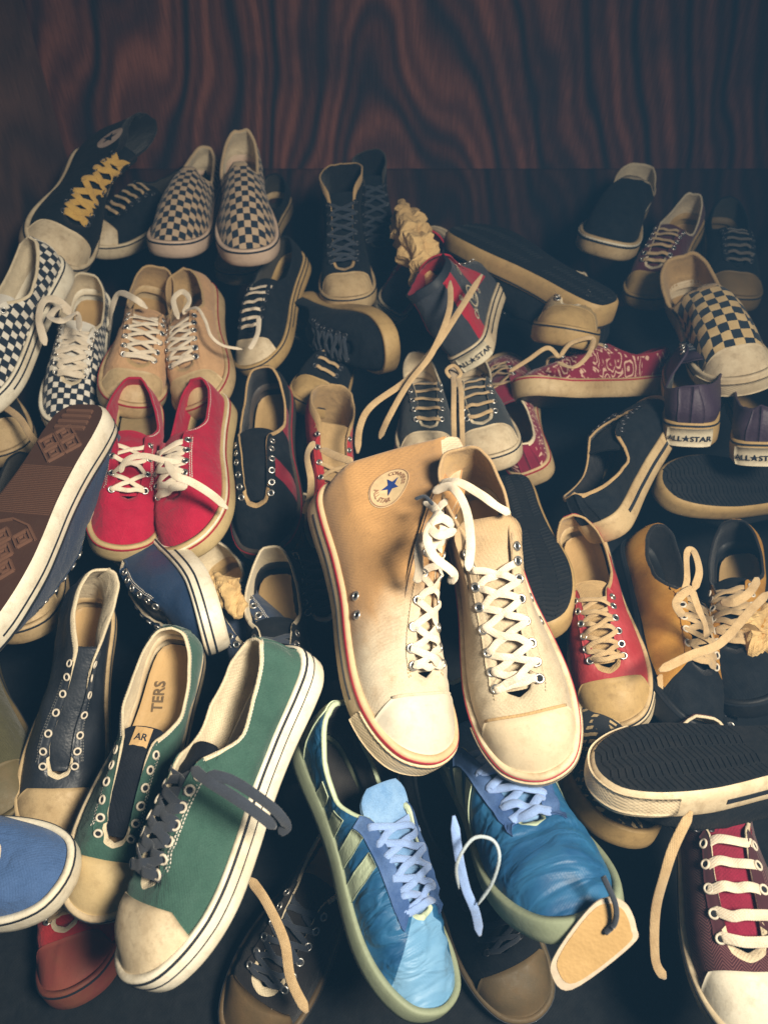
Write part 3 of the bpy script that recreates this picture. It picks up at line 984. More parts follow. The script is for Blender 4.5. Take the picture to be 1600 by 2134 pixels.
def plywood(name, dark, mid, light, cx=0., cz=.36, k=1.):
    t = NT(name); co = t.coord()
    sep = t.add('ShaderNodeSeparateXYZ'); t.link(co, sep.inputs[0])
    sm = t.add('ShaderNodeMapping'); sm.inputs['Scale'].default_value = (1, 1, .42); t.link(co, sm.inputs['Vector'])
    w = t.noise(sm.outputs[0], 3.0, 2, .5); w2 = t.noise(sm.outputs[0], 9., 1, .5)
    x = t.math('ADD', t.math('SUBTRACT', sep.outputs[0], cx), t.math('MULTIPLY', t.math('SUBTRACT', w, .5), .36))
    z = t.math('SUBTRACT', sep.outputs[2], cz)
    # cathedral grain: nested arches, steep sides
    x2 = t.math('ABSOLUTE', x)
    f = t.math('ADD', t.math('MULTIPLY', t.math('POWER', t.math('ADD', t.math('MULTIPLY', x, x), .004), .5), 1.0), t.math('MULTIPLY', z, .30))
    f = t.math('ADD', f, t.math('MULTIPLY', t.math('SUBTRACT', w2, .5), .085))
    s = t.math('SINE', t.math('MULTIPLY', f, 190.*k))
    s2 = t.math('SINE', t.math('MULTIPLY', f, 66.*k))
    bands = t.math('ADD', t.math('ADD', t.math('MULTIPLY', s, .20), t.math('MULTIPLY', s2, .24)), .42)
    st = t.add('ShaderNodeMapping'); st.inputs['Scale'].default_value = (1, 1, .06); t.link(co, st.inputs['Vector'])
    fib = t.noise(st.outputs[0], 330, 4, .7)
    c = t.ramp(bands, [(.0, dark), (.42, mid), (1.0, light)])
    rr = t.n[-1]
    big = t.noise(co, 4.5, 4, .6)
    c = t.mix(t.ramp(big, [(.46, (0, 0, 0)), (.72, (.75,)*3)]), c, dark)
    c = t.mix(.55, c, t.ramp(fib, [(.3, (.22,)*3), (.7, (.78,)*3)]), 'OVERLAY')
    nb = t.bump(fib, .35, .0012)
    nb = t.bump(bands, .15, .0010, nb)
    return t.out(c, .72, nb, 0., .18)

WOOD = plywood('plywood', (.020, .018, .024), (.100, .038, .028), (.25, .092, .060), cx=.02)
WOODB = plywood('dark_batten', (.014, .012, .015), (.045, .020, .017), (.10, .043, .032), cx=-.01)
WOOD2 = plywood('stained_side_board', (.030, .024, .026), (.10, .055, .042), (.15, .08, .06), cx=.6, k=.5)
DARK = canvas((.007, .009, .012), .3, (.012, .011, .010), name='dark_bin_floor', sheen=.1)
WY = 1.54
lift_mat = bpy.data.materials.new("shadow_lift_air"); lift_mat.use_nodes = True  # added blue volume that lifts the blacks; the bin itself has no haze
lift_mat.node_tree.nodes.remove(lift_mat.node_tree.nodes["Principled BSDF"])
pv = lift_mat.node_tree.nodes.new('ShaderNodeVolumePrincipled')
pv.inputs['Color'].default_value = (.17, .50, 1.0, 1); pv.inputs['Density'].default_value = .052
lift_mat.node_tree.links.new(pv.outputs[0], lift_mat.node_tree.nodes['Material Output'].inputs['Volume'])
o = part('shadow_lift_volume', *box(-1.5, 1.5, -1.0, WY+.4, -1.2, 1.06), lift_mat, smooth=False); o["kind"] = "stuff"
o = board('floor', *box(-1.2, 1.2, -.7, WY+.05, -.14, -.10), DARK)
o = board('back_wall', *box(-.70, 1.2, WY, WY+.018, -.098, 1.02), WOOD)
# thin skirting seam low on the back board
o = board('wall_batten', *box(-.61, 1.19, WY-.009, WY-.0015, -.098, .20), WOODB)
V, F = box(-.018, 0, -.9, 0, -.098, 1.02)
o = board('side_wall', V, F, WOOD2); o.location = (-.615, WY-.01, 0); o.rotation_euler = (0, 0, R(-3))
V, F = box(0, .018, -.9, 0, -.098, 1.02)
o = board('side_wall', V, F, WOOD2); o.location = (.78, WY-.01, 0); o.rotation_euler = (0, 0, R(3))
# ================================================================== the shoes, back to front
CK = checker((.47, .35, .235), (.016, .022, .034), .0098)
CKW = checker((.70, .66, .58), (.016, .022, .034), .0088, lines=.0006, dirt=.25)
CKR = checker((.55, .40, .20), (.016, .022, .032), .0125, dirt=.5)
BAND = bandana((.20, .012, .035), (.62, .40, .30), scale=42.)
BKL = canvas((.045, .038, .028), .4, name='grimy_lining')
BK = canvas(BLACK, .3, (.016, .015, .013), name='black_canvas', sheen=.04)
NB = canvas(NAVYBLK, .3, (.016, .016, .016), name='dark_canvas', sheen=.04)

def fox_line(m=PIPE_BK, a0=.10, a1=.70, z0=.0115, z1=.0135): return [(a0, a1, z0, z1, m)]

def fold_heel(P):
    P[..., 0] += .66*np.clip(P[..., 2]-.07, 0, None)*(1-smoothstep(P[..., 1], 0, .11))
    k = .64+.36*smoothstep(P[..., 1], -.01, .10)
    P[..., 2] = np.where(P[..., 2] > .07, .07+(P[..., 2]-.07)*k, P[..., 2]); return P
def squeeze(P, k, z0=.075):
    P[..., 2] = np.where(P[..., 2] > z0, z0+(P[..., 2]-z0)*k, P[..., 2]); return P
# 1 black high top, gold laces (upper left)
s = SH(1, 'high_top_sneaker', 'black high top with round star ankle patch and gold laces, left end of back row', 'high', -1,
       [('toe', 112, 566), ((0, .10, .14), 262, 268), ('bx+', 42, 470), ('thr', 142, 450)], .17, -28, cat='high top', squash=(.45, 0), lz=.08, lean=(.45, 0))
laced(s, BK, RB_CREAM, lining=LIN_DK, lace=LACE_G, n=7, a1=.49, tongue=BK, lw=.009, metal=DARKM)
s.decal('ankle_patch', -1, .32, .78, ring_poly(0, .020, 32), plain((.52, .40, .33), .7, name='patch_cloth'), off=.0010)
s.decal('patch_star', -1, .32, .78, star_poly(.0125), INK, off=.0018)
# 2 black low behind it
s = SH(2, 'low_top_sneaker', 'black low sneaker with cream sole pointing left, just left of the checkered slip ons', 'low', 1,
       [('toe', 172, 525), ('heel', 400, 380, 40), ('cap', 222, 462)], .17, 0)
laced(s, BK, RB_CREAM, lace=LACE_T, n=6, style='bar', lining=BKL, rim=BK, insole=INS_DK, metal=DARKM)
# 3,4 slip ons
for k, foot, lms, lab in ((3, -1, [('toe', 372, 540), ('ht', 434, 302), ('bx+', 308, 496), ('bx-', 441, 486)], 'checkered slip on, left one of the pair by the plywood wall'),
                          (4, 1, [('toe', 516, 555), ('ht', 497, 270), ('bx+', 447, 500), ('bx-', 586, 492)], 'checkered slip on with a tall open collar, right one of the pair by the wall')):
    s = SH(k, 'slip_on_shoe', lab, 'slip', foot, lms, .2, 0, 'checkered slip-on pair', cat='slip-on shoe', squash=(.28, 0), na=44, nt=14)
    s.upper(CK, None, LINING, canvas((.52, .38, .22), name='padded_collar'), th=.0045)
    s.make_sole(rubber((.62, .47, .36), .3, name='pinkish_rubber'), SOLE_GUM, PIPE_BK, insole=INS_TAN, stripe_w=.0026)
# 5 sneaker under the right slip-on
s = SH(5, 'low_top_sneaker', 'dark sneaker with a yellowed toe squeezed under the right checkered shoe', 'low', 1, [('toe', 478, 596), ('heel', 590, 420, 40)], .10, 0)
laced(s, BK, RB_TAN, lace=LACE_T, lining=BKL, rim=BK, insole=INS_DK, metal=DARKM)
# 6,7 white checkered laced pair at the left edge
s = SH(6, 'low_top_sneaker', 'white checkered sneaker cut by the left edge, its white sole edge facing right', 'low', 1,
       [('heel', 138, 560), ('toe', -62, 880), ('bT-', 30, 770)], .15, 14, 'white checkered lace-ups')
laced(s, CKW, RB_WHITE, cap=False, lines=fox_line(a0=.3, a1=.75), lace=None, bottom=SOLE_GUM, tongue=CKW)
s = SH(7, 'low_top_sneaker', 'white checkered sneaker with a thick tangle of white laces above the brown tread', 'low', -1,
       [('toe', 150, 892), ('ht', 185, 560), ('thr', 150, 790), ('bx+', 92, 810)], .12, -4, 'white checkered lace-ups')
laced(s, CKW, RB_WHITE, cap=False, lace=LACE_W, n=6, tongue=CKW, lw=.0085, lh=.006)
# 8,9 tan pair
TANC = canvas((.50, .30, .155), .35, (.30, .17, .08), name='tan_canvas')
s = SH(8, 'low_top_sneaker', 'tan canvas sneaker, left one of the tan pair above the red sneakers', 'low', -1,
       [('toe', 268, 880), ('ht', 325, 556), ('bx+', 214, 770), ('hT+', 265, 625)], .14, -10, 'tan canvas pair', squash=(.12, 0))
laced(s, TANC, RB_TAN, stripe=PIPE_RD, lace=LACE_W, n=6, lining=LIN_TAN, tongue=TANC)
s = SH(9, 'low_top_sneaker', 'tan canvas sneaker with long loose lace, right one of the tan pair above red sneakers', 'low', 1,
       [('toe', 432, 885), ('ht', 388, 556), ('bx-', 474, 755), ('hT-', 448, 620)], .14, 12, 'tan canvas pair', squash=(.12, 0))
laced(s, TANC, RB_TAN, stripe=PIPE_RD, lace=LACE_W, n=6, lining=LIN_TAN, tongue=TANC)
# 10 black with cream laces
s = SH(10, 'low_top_sneaker', 'black sneaker with neat cream laces and a cream toe cap, right of the tan pair', 'low', 1,
       [('toe', 515, 775), ('ht', 580, 505), ('bx-', 598, 715), ('cap', 540, 720), ('hx-', 650, 560)], .14, 14)
laced(s, BK, RB_OLD, capmat=RB_CREAM, lace=LACE_W, n=6, style='bar', lines=fox_line(a0=.1, a1=.6), lining=BKL, rim=BK, insole=INS_DK, metal=DARKM)
# 11,12 red pair
RED = canvas((.37, .006, .034), .3, (.17, .006, .02), name='red_canvas')
s = SH(11, 'low_top_sneaker', 'bright red canvas sneaker with a khaki inside, left one of the red pair', 'low', -1,
       [('toe', 262, 1175), ('ht', 286, 790), ('hT+', 238, 860)], .13, -10, 'bright red pair', squash=(.25, 0))
laced(s, RED, rubber((.50, .38, .19), .4, name='khaki_rubber'), cap=False, stripe=PIPE_RD, lining=RED, rim=RED, lace=LACE_W, n=4, insole=canvas((.26, .19, .09), .4, name='khaki_insole'), a1=.56, rows=True)
s = SH(12, 'low_top_sneaker', 'bright red canvas sneaker with white stitching, right one of the red pair', 'low', 1,
       [('toe', 392, 1175), ('ht', 396, 790), ('hT-', 470, 850)], .13, 18, 'bright red pair')
laced(s, RED, rubber((.50, .38, .19), .4, name='khaki_rubber'), cap=False, stripe=RB_WHITE, lining=RED, rim=RED, lace=LACE_W, n=5, lines=[(0, 1, .0065, .0085, PIPE_RD)], a1=.56, rows=True, lw=.0085, lh=.006)
# 13 upturned brown sole
s = SH(13, 'low_top_sneaker', 'dark blue sneaker lying upside down, brown rubber tread with ridged diamonds facing up', 'low', 1,
       [((0, .0, .0), 162, 842), ('toe', -120, 1365), ((-.034, .05, 0), 92, 905), ((.034, .05, 0), 208, 895)], .13, 186, pw=2, s0=1.05)
NAVC = canvas((.030, .045, .085), .2, (.03, .04, .06), name='navy_canvas')
laced(s, NAVC, RB_WHITE, cap=False, lace=None, n=6, lines=fox_line(a0=.0, a1=.85, z0=.011, z1=.0125), bottom=SOLE_BR)
BROWN13 = s
# 14 black with red sides
s = SH(14, 'low_top_sneaker', 'black sneaker with red panels and red lining, standing in shadow right of the red pair', 'low', 1,
       [('toe', 548, 1185), ('ht', 540, 768), ('bx+', 500, 1050)], .05, 0)
DRED = canvas((.20, .008, .022), .3, (.08, .01, .02), name='dark_red_canvas')
laced(s, [BK, DRED], rubber((.05, .045, .045), .3, name='black_rubber'), cap=False, matfn=lambda q, a, t: 1 if .30 < a < .42 or .62 < a < .72 else 0, lining=LIN_DK, rim=LIN_TAN, lace=None, stripe=PIPE_RD)
# 15 tall black high top by the wall
s = SH(15, 'high_top_sneaker', 'black high top with a tan toe cap, standing in the dark by the wall', 'high', 1,
       [('toe', 722, 655), ('HT', 706, 342), ('bx+', 668, 605)], .16, 0, cat='high top')
laced(s, BK, RB_TAN, lace=LACE_BK, lining=LIN_DK, rim=LIN_TAN, n=7, a1=.49, metal=DARKM)
s = SH(151, 'high_top_sneaker', 'black high top without a pale toe, right behind the tan toed one by the wall', 'high', 1,
       [('toe', 800, 600), ('HT', 768, 372, 40)], .12, 0, cat='high top')
laced(s, BK, SOLE_DK, lace=LACE_BK, lining=LIN_DK, rim=BKL, n=7, a1=.49, cap=False, metal=DARKM)
# 16 black lying on its side
s = SH(16, 'low_top_sneaker', 'black sneaker lying on its side, curved yellowed sole edge facing up, middle of the pile', 'low', 1,
       [('toe', 836, 735), ('heel', 640, 640)], .17, 84, pw=3)
laced(s, BK, RB_OLD, cap=False, lace=LACE_BK, stripe=None, lining=LIN_DK, rim=BK, metal=DARKM)
# 17
s = SH(17, 'low_top_sneaker', 'black sneaker with khaki laces and dull toe cap, left of the draped long lace', 'low', -1,
       [('toe', 636, 850), ('ht', 745, 650), ('thr', 690, 790)], .12, 4)
laced(s, BK, RB_OLD, lace=LACE_T, n=5, style='bar', lining=BKL, rim=BK, insole=INS_DK, metal=DARKM)
# 19 black, red printed pair seen from the heels
s = SH(19, 'high_top_sneaker', 'black and red high top with round white emblem and lettered heel facing us', 'high', 1,
       [((0, 0, .004), 985, 765), ('bx+', 1062, 585), ('HT', 900, 650, 20), ('hx+', 1030, 715)], .16, -38, pitch0=-8, wp=3, wz=.01, group= 'black and red printed high tops', cat='high top')
BR = canvas((.030, .034, .044), .2, name='charcoal_canvas')
REDP = canvas((.36, .012, .030), .2, name='red_panel')
s.upper([BR, REDP], lambda q, a, t: 1 if (.10 < a < .20 or (.38 < a < .56 and t > .3)) else 0, DRED, PIPE_BK)
s.make_sole(RB_CREAM, SOLE_GUM, PIPE_BK, [(.2, .8, .0115, .0135, PIPE_BK)], None, INS_DK)
s.toe_cap(RB_CREAM); s.tongue(REDP); s.eyelets(7, METAL, HOLE, a1=.49)
s.plate('heel_label', LABELM, 0.035, .050, .10, .85)
s.sole_decal('heel_lettering', text_mesh("ALL\u2605STAR", .0105), INK, a0=.035, zf=.48, off=.0030)
s.decal('round_emblem', 1, .29, .42, ring_poly(.0155, .0185, 32), LABELM, off=.0012)
s.decal('emblem_star', 1, .29, .42, star_poly(.0085), LABELM, off=.0012, rot=.4)
s.decal('emblem_lettering', 1, .29, .42, text_mesh("ALL STAR", .006), LABELM, off=.0012, rot=.4, shift=(.002, -.0118))
for (a, t, tx) in ((.36, .75, 'Cn'), (.16, .6, 'e'), (.22, .25, 'Ck'), (.4, .3, 'o')):
    s.decal('script_print', 1, a, t, text_mesh(tx, .018), LABELM, off=.0012, rot=.5)
s = SH(191, 'high_top_sneaker', 'black and red high top, smaller in view, half hidden behind the crumpled paper wad', 'high', -1,
       [((0, 0, .004), 800, 660), ('toe', 915, 500), ('HT', 870, 560)], .14, 18, 'black and red printed high tops', cat='high top')
s.upper([BR, REDP], lambda q, a, t: 1 if (.10 < a < .20) else 0, DRED, PIPE_BK)
s.make_sole(RB_CREAM, SOLE_GUM, PIPE_BK, [(.2, .8, .0115, .0135, PIPE_BK)], None, INS_DK)
s.toe_cap(RB_CREAM); s.tongue(REDP); s.eyelets(7, METAL, HOLE, a1=.49)
s.plate('heel_label', LABELM, 0.0, .046, .10, .85)
s.sole_decal('heel_lettering', text_mesh("ALL\u2605STAR", .0095), INK, a0=.0, zf=.48, off=.0030)
for q in (1, -1): s.decal('script_print', q, .15, .55, text_mesh('Ce', .018), LABELM, off=.0012, rot=.3)
# 21 upturned black sole
s = SH(21, 'low_top_sneaker', 'large black shoe upside down with a yellowed rim, right of the paper wad', 'low', 1,
       [((0, 0, .012), 1272, 650), ('toe', 946, 470), ((0, .29, .02), 940, 480)], .21, 186, pw=3, s0=1.1)
laced(s, BK, RB_OLD, cap=False, lace=None, stripe=PIPE_BK, lining=BKL, rim=BK, insole=INS_DK, metal=DARKM)
# 22 black slip-on by the wall
s = SH(22, 'slip_on_shoe', 'plain black slip on with a tan sole, by the wall on the right', 'slip', 1,
       [('toe', 1250, 540), ('ht', 1346, 350), ('bx+', 1183, 482), ('bx-', 1338, 512)], .19, 0, cat='slip-on shoe')
s.upper(BK, None, LINING, RB_CREAM); s.make_sole(RB_TAN, SOLE_DK, RB_WHITE, [(0, 1, .0052, .0078, PIPE_BK)], insole=INS_DK)
# 23 tan toe under the upturned sole
s = SH(23, 'low_top_sneaker', 'sneaker whose tan rubber toe pokes out under the big upturned black sole', 'low', 1,
       [('toe', 1165, 722), ('heel', 1215, 520, 60)], .20, 0, pitch0=22, wp=3)
laced(s, canvas((.30, .21, .09), .4, name='khaki_canvas'), RB_OLD, lace=None, ext=.002)
# 24, 25 dark laced shoes on the right
MAR = canvas((.085, .018, .026), .4, (.04, .02, .02), name='maroon_canvas')
s = SH(24, 'low_top_sneaker', 'dark maroon sneaker with rows of tan laces and yellowed toe cap, behind the checkered slip-on', 'low', 1,
       [('toe', 1335, 630), ('ht', 1445, 400), ('cap', 1345, 585)], .14, 0)
laced(s, MAR, RB_OLD, lace=LACE_T, n=6, style='bar')
s = SH(25, 'low_top_sneaker', 'very dark sneaker with dim laces in the far right corner of the pile', 'low', 1,
       [('toe', 1525, 650), ('ht', 1520, 410)], .14, 0)
laced(s, BK, rubber((.16, .11, .05), .5, name='grimy_rubber'), lace=cotton((.13, .11, .09)), n=6, style='bar', lining=BKL, rim=BK, insole=INS_DK, metal=DARKM)
# 26 checkered slip-on right
s = SH(26, 'slip_on_shoe', 'worn black and tan checkered shoe with frayed edges and a white rubber toe, right edge', 'slip', 1,
       [('toe', 1538, 838), ('ht', 1410, 545), ('bx+', 1432, 755), ('bx-', 1612, 735)], .17, -14, cat='slip-on shoe', na=44, nt=14)
s.upper(CKR, None, LIN_TAN, LIN_TAN, th=.0045); s.make_sole(RB_CREAM, SOLE_GUM, None, fox_line(z0=.010, z1=.0112, a0=.6, a1=1), RB_DIAM, INS_TAN); s.toe_cap(RB_CREAM, y0=.243)
WORN26 = s
# 27, 28 burgundy bandana print
s = SH(27, 'low_top_sneaker', 'burgundy sneaker with white bandana print lying flat with its heel to the right', 'low', 1,
       [((0, 0, .004), 1386, 828), ('toe', 1078, 822), ('ht', 1362, 708), ('hx+', 1330, 850)], .13, 4, 'burgundy bandana print pair')
laced(s, BAND, RB_TAN, cap=False, stripe=PIPE_RD, lace=LACE_T, n=4, lining=DRED, tongue=BAND, lw=.008, lh=.008)
s.sole_decal('heel_scribble', text_mesh('Oos', .012), INK_RED, a0=.07, zf=.5, off=.0012)
s = SH(28, 'low_top_sneaker', 'burgundy sneaker with white bandana print pointing away, its heel beside the grey sneaker', 'low', -1,
       [((0, 0, .004), 1120, 1010), ('toe', 1040, 760, 25), ('ht', 1085, 930)], .06, -22, 'burgundy bandana print pair')
laced(s, BAND, RB_TAN, cap=False, stripe=PIPE_RD, lace=LACE_T, n=4, lining=DRED, rim=LINING, tongue=BAND)
# 29, 30 grey pair
GRC = canvas(GREY, .3, (.045, .04, .035), name='charcoal_grey_canvas')
s = SH(29, 'low_top_sneaker', 'charcoal grey sneaker with cream toe, left one of the grey pair above cream high tops', 'low', -1,
       [('toe', 902, 975), ('ht', 872, 730), ('cap', 897, 908), ('bx-', 950, 930)], .13, 8, 'charcoal grey pair')
laced(s, GRC, RB_CREAM, lace=LACE_T, n=5, style='bar')
s = SH(30, 'low_top_sneaker', 'charcoal grey sneaker with wide cream toe, right one of the grey pair', 'low', 1,
       [('toe', 1018, 975), ('ht', 960, 730), ('cap', 1012, 905), ('bx-', 1088, 905)], .14, -4, 'charcoal grey pair')
laced(s, GRC, RB_CREAM, lace=LACE_T, n=5, style='bar')
# 31 red high top opening behind the cream pair
RED2 = canvas((.42, .030, .035), .3, (.22, .02, .025), name='scarlet_canvas')
s = SH(31, 'high_top_sneaker', 'scarlet high top standing open with tan lining, behind the left cream high top', 'high', 1,
       [('toe', 705, 1190), ('HT', 690, 808)], .06, -6, cat='high top', squash=(-.05, 0), pitch0=-20)
laced(s, RED2, RB_TAN, lining=LIN_TAN, lace=LACE_T, n=7, a1=.49, tongue=LIN_TAN, skip_top=2)
# 32, 33 cream high tops, the centre of the picture
def two_tone_canvas(col, rear_col, y0, y1, name):
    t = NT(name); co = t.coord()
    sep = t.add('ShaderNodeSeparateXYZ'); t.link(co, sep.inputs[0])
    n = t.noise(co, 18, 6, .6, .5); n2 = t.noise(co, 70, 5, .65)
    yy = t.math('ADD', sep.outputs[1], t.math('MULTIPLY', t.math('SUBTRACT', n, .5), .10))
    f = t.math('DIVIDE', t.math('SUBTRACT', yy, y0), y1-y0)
    c = t.mix(t.ramp(f, [(0, (0, 0, 0)), (1, (1, 1, 1))], 'EASE'), rear_col, col)  # rear tone towards the heel, blended into the front tone towards the toe
    c = t.mix(t.ramp(n2, [(.50, (0, 0, 0)), (.76, (.45,)*3)]), c, tuple(x*.62 for x in rear_col))
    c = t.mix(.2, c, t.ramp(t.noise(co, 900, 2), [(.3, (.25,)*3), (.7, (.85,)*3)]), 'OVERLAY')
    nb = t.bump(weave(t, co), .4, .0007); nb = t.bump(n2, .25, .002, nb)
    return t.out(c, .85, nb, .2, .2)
CRM_L = two_tone_canvas((.54, .46, .34), (.47, .26, .10), .13, .21, 'tan_to_cream_canvas')
CRM_R = two_tone_canvas((.47, .39, .27), (.40, .27, .14), .05, .19, 'dusty_cream_canvas')
RB_YEL = rubber((.55, .42, .25), .4, (.36, .22, .08), name='yellowed_rubber')
s = SH(32, 'high_top_sneaker', 'cream high top with blue star ankle patch and tan rear, left of cream pair', 'high', -1,
       [('toe', 898, 1614), ('cap', 884, 1455), ('bx+', 706, 1390), ('hx+', 645, 1130)], .13, -24, 'cream high top pair', pitch0=-14, cat='high top',
       na=56, nt=20, squash=(.62, 0), lz=.07, lean=(.48, -.14), warp=fold_heel, slop=.006, wrinkle=.0018)
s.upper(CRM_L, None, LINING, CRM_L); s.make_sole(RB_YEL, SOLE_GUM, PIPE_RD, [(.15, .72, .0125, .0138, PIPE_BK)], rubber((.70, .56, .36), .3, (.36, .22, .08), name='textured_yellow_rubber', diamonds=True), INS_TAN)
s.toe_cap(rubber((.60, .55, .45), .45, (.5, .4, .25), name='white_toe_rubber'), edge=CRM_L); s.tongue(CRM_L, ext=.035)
s.eyelets(8, METAL, HOLE, a1=.47); s.lace(LACE_W, 'cross', skip_top=1, w=.0064)
for q in (1, -1):
    s.patch('eyestay', q, lambda u, v: .45+.325*u, lambda u, v: 1-.004-(.17+.13*u)*v, s.up.data.materials[0], th=.0011, off=.0007, n=(26, 5))
s.vents(-1, [(.47, .16), (.53, .17)], METAL, HOLE)
for q in (1, -1):
    s.stitch_row(q, lambda u: (.46+.36*u, .805-.11*u), cotton((.55, .42, .25), 'stitch_thread', .2))
    s.stitch_row(q, lambda u: (.46+.36*u, .845-.10*u), cotton((.55, .42, .25), 'stitch_thread', .2))
PC = plain((.62, .46, .26), .7, name='patch_cloth')
PCI = plain((.34, .18, .10), .7, name='patch_print')
pr = .55; pa, pt = .235, .60
s.decal('ankle_patch', -1, pa, pt, ring_poly(0, .0215, 40), PC, off=.0010)
s.decal('patch_ring', -1, pa, pt, ring_poly(.0200, .0208, 40), PCI, off=.0016)
s.decal('patch_star', -1, pa, pt, star_poly(.0105), INK_BLUE, off=.0018, rot=pr)
for tx, sh in (("CONVERSE", .0145), ("ALL STAR", -.0150)):
    v, f = text_mesh(tx, .0062); v = np.array(v)
    sg = 1 if sh > 0 else -1
    th = v[:, 0]/.0150*sg; rr_ = abs(sh)+v[:, 1]*sg
    s.decal('patch_lettering', -1, pa, pt, (np.stack([np.sin(th)*rr_, np.cos(th)*rr_*sg*sg if sg > 0 else -np.cos(th)*rr_], 1) if sg > 0 else np.stack([np.sin(-th)*rr_*1, -np.cos(th)*rr_], 1), f), PCI, off=.0018, rot=pr)
CREAM_L = s
s = SH(33, 'high_top_sneaker', 'dusty cream high top with an open collar and knotted laces, right of cream pair', 'high', 1,
       [('toe', 1122, 1632), ('cap', 1085, 1480), ('bx-', 1180, 1410), ('hx-', 1070, 1110)], .13, 2, 'cream high top pair', cat='high top',
       na=56, nt=20, slop=.007, squash=(.25, 0), lean=(.0, -.10), warp=lambda P: squeeze(P, .5), pitch0=-14, wrinkle=.0016)
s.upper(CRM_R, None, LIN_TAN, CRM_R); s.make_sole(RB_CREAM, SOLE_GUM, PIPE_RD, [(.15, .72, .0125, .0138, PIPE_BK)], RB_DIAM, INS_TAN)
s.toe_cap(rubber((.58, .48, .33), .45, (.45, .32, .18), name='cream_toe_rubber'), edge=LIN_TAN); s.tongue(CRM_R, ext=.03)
s.eyelets(8, METAL, HOLE, a1=.47); s.lace(LACE_W, 'cross', skip_top=1, w=.0064)
for q in (1, -1):
    s.patch('eyestay', q, lambda u, v: .45+.325*u, lambda u, v: 1-.004-(.17+.13*u)*v, s.up.data.materials[0], th=.0011, off=.0007, n=(26, 5))
s.vents(-1, [(.47, .20), (.54, .20)], METAL, HOLE)
for q in (1, -1):
    s.stitch_row(q, lambda u: (.46+.36*u, .805-.11*u), cotton((.50, .40, .26), 'stitch_thread', .2))
CREAM_R = s
# 34 black shoe lying on its side, cream sidewall
s = SH(34, 'low_top_sneaker', 'black sneaker on its side with the cream sidewall and black wave line turned up', 'low', 1,
       [((0, 0, .016), 1256, 1108), ((0, .29, .02), 1366, 846), ((.04, .05, .004), 1330, 1075)], .14, -60)
laced(s, BK, RB_TAN, cap=False, lines=[(.16, .80, .010, .0145, PIPE_BK)], lace=None, lining=LIN_DK, rim=LIN_TAN, stripe=None, metal=DARKM)
# 35 dark upturned
s = SH(35, 'low_top_sneaker', 'black sneaker lying upside down with a thin tan rim, right edge below the lettered heels', 'low', 1,
       [('toe', 1382, 1010), ('heel', 1660, 1100, 40)], .12, 170, pw=3)
laced(s, BK, RB_OLD, lace=None, stripe=None, cap=False, lining=BKL, rim=BK, insole=INS_DK, metal=DARKM)
# 36, 37 purple black heels
PUR = leather((.040, .022, .042), .6, name='plum_leather')
for k, foot, lms, lab in ((36, -1, [((0, 0, .003), 1436, 940), ('toe', 1462, 745, 30), ('ht', 1442, 800)], 'plum sneaker with its lettered heel facing out, below the white rubber toe'),
                          (37, 1, [((0, 0, .003), 1580, 980), ('toe', 1600, 790, 30), ('ht', 1582, 838)], 'plum sneaker with its lettered heel cut by the right edge')):
    s = SH(k, 'low_top_sneaker', lab, 'low', foot, lms, .09, 0, 'plum sneakers with lettered heels')
    laced(s, PUR, RB_OLD, lace=LACE_BK, n=6, ext=.004, lining=LIN_DK, rim=PUR)
    s.plate('heel_label', LABELM, 0, .052, .06, .80)
    s.sole_decal('heel_lettering', text_mesh("ALL\u2605STAR", .0094), INK, zf=.42, off=.0030)
# 38 black upturned beside the right cream high top
s = SH(38, 'low_top_sneaker', 'black shoe lying upside down, sole rim curving yellow between cream and red sneakers', 'low', 1,
       [('toe', 1140, 1290), ('heel', 1050, 985), ((.047, .2, 0), 1190, 1180)], .15, 192, pw=3)
laced(s, BK, RB_OLD, lace=None, stripe=None, cap=False, lining=BKL, rim=BK, insole=INS_DK, metal=DARKM)
# 39 red low
REDL = leather((.34, .030, .035), .6, name='worn_red_leather', dirt=.4)
s = SH(39, 'low_top_sneaker', 'worn red leather sneaker with loose tan laces, right of the cream high tops', 'low', -1,
       [('toe', 1300, 1508), ('ht', 1188, 1062), ('cap', 1272, 1425), ('bx-', 1360, 1385)], .10, 12, squash=(.35, 0))
laced(s, REDL, RB_TAN, capmat=RB_OLD, bumper=RB_DIAM, lace=LACE_T, n=6, lining=LIN_TAN, tongue=LIN_TAN, lines=fox_line(a0=.1, a1=.68), lh=.007)
# 40, 41 mustard
MUS = suede((.36, .17, .030), (.50, .27, .06), name='mustard_suede')
mf = lambda q, a, t: 1 if a > .80 or t < .08 else 0
s = SH(40, 'high_top_sneaker', 'black sneaker with mustard suede side and tan bow, right of the red leather one', 'low', 1,
       [('toe', 1445, 1560), ('ht', 1392, 1095), ('thr', 1440, 1345), ('bx+', 1345, 1430, 20)], .07, -32, 'mustard and black pair', pw=3, cat='high top')
laced(s, [MUS, BK], SOLE_DK, matfn=mf, cap=False, lace=LACE_T, n=6, lining=LIN_DK, tongue=BK, lw=.0072, lh=.005, ring=True, metal=PAINTM)
s = SH(41, 'high_top_sneaker', 'black sneaker with a mustard suede side and untied tan lace, at the right edge', 'low', 1,
       [('toe', 1545, 1500), ('ht', 1520, 1085), ('thr', 1535, 1320), ('bx-', 1640, 1360, 20)], .08, 28, 'mustard and black pair', pw=3, cat='high top')
laced(s, [MUS, BK], SOLE_DK, matfn=mf, cap=False, lace=LACE_T, n=6, lining=LIN_DK, tongue=BK, lw=.0072, lh=.005, ring=True, metal=PAINTM)
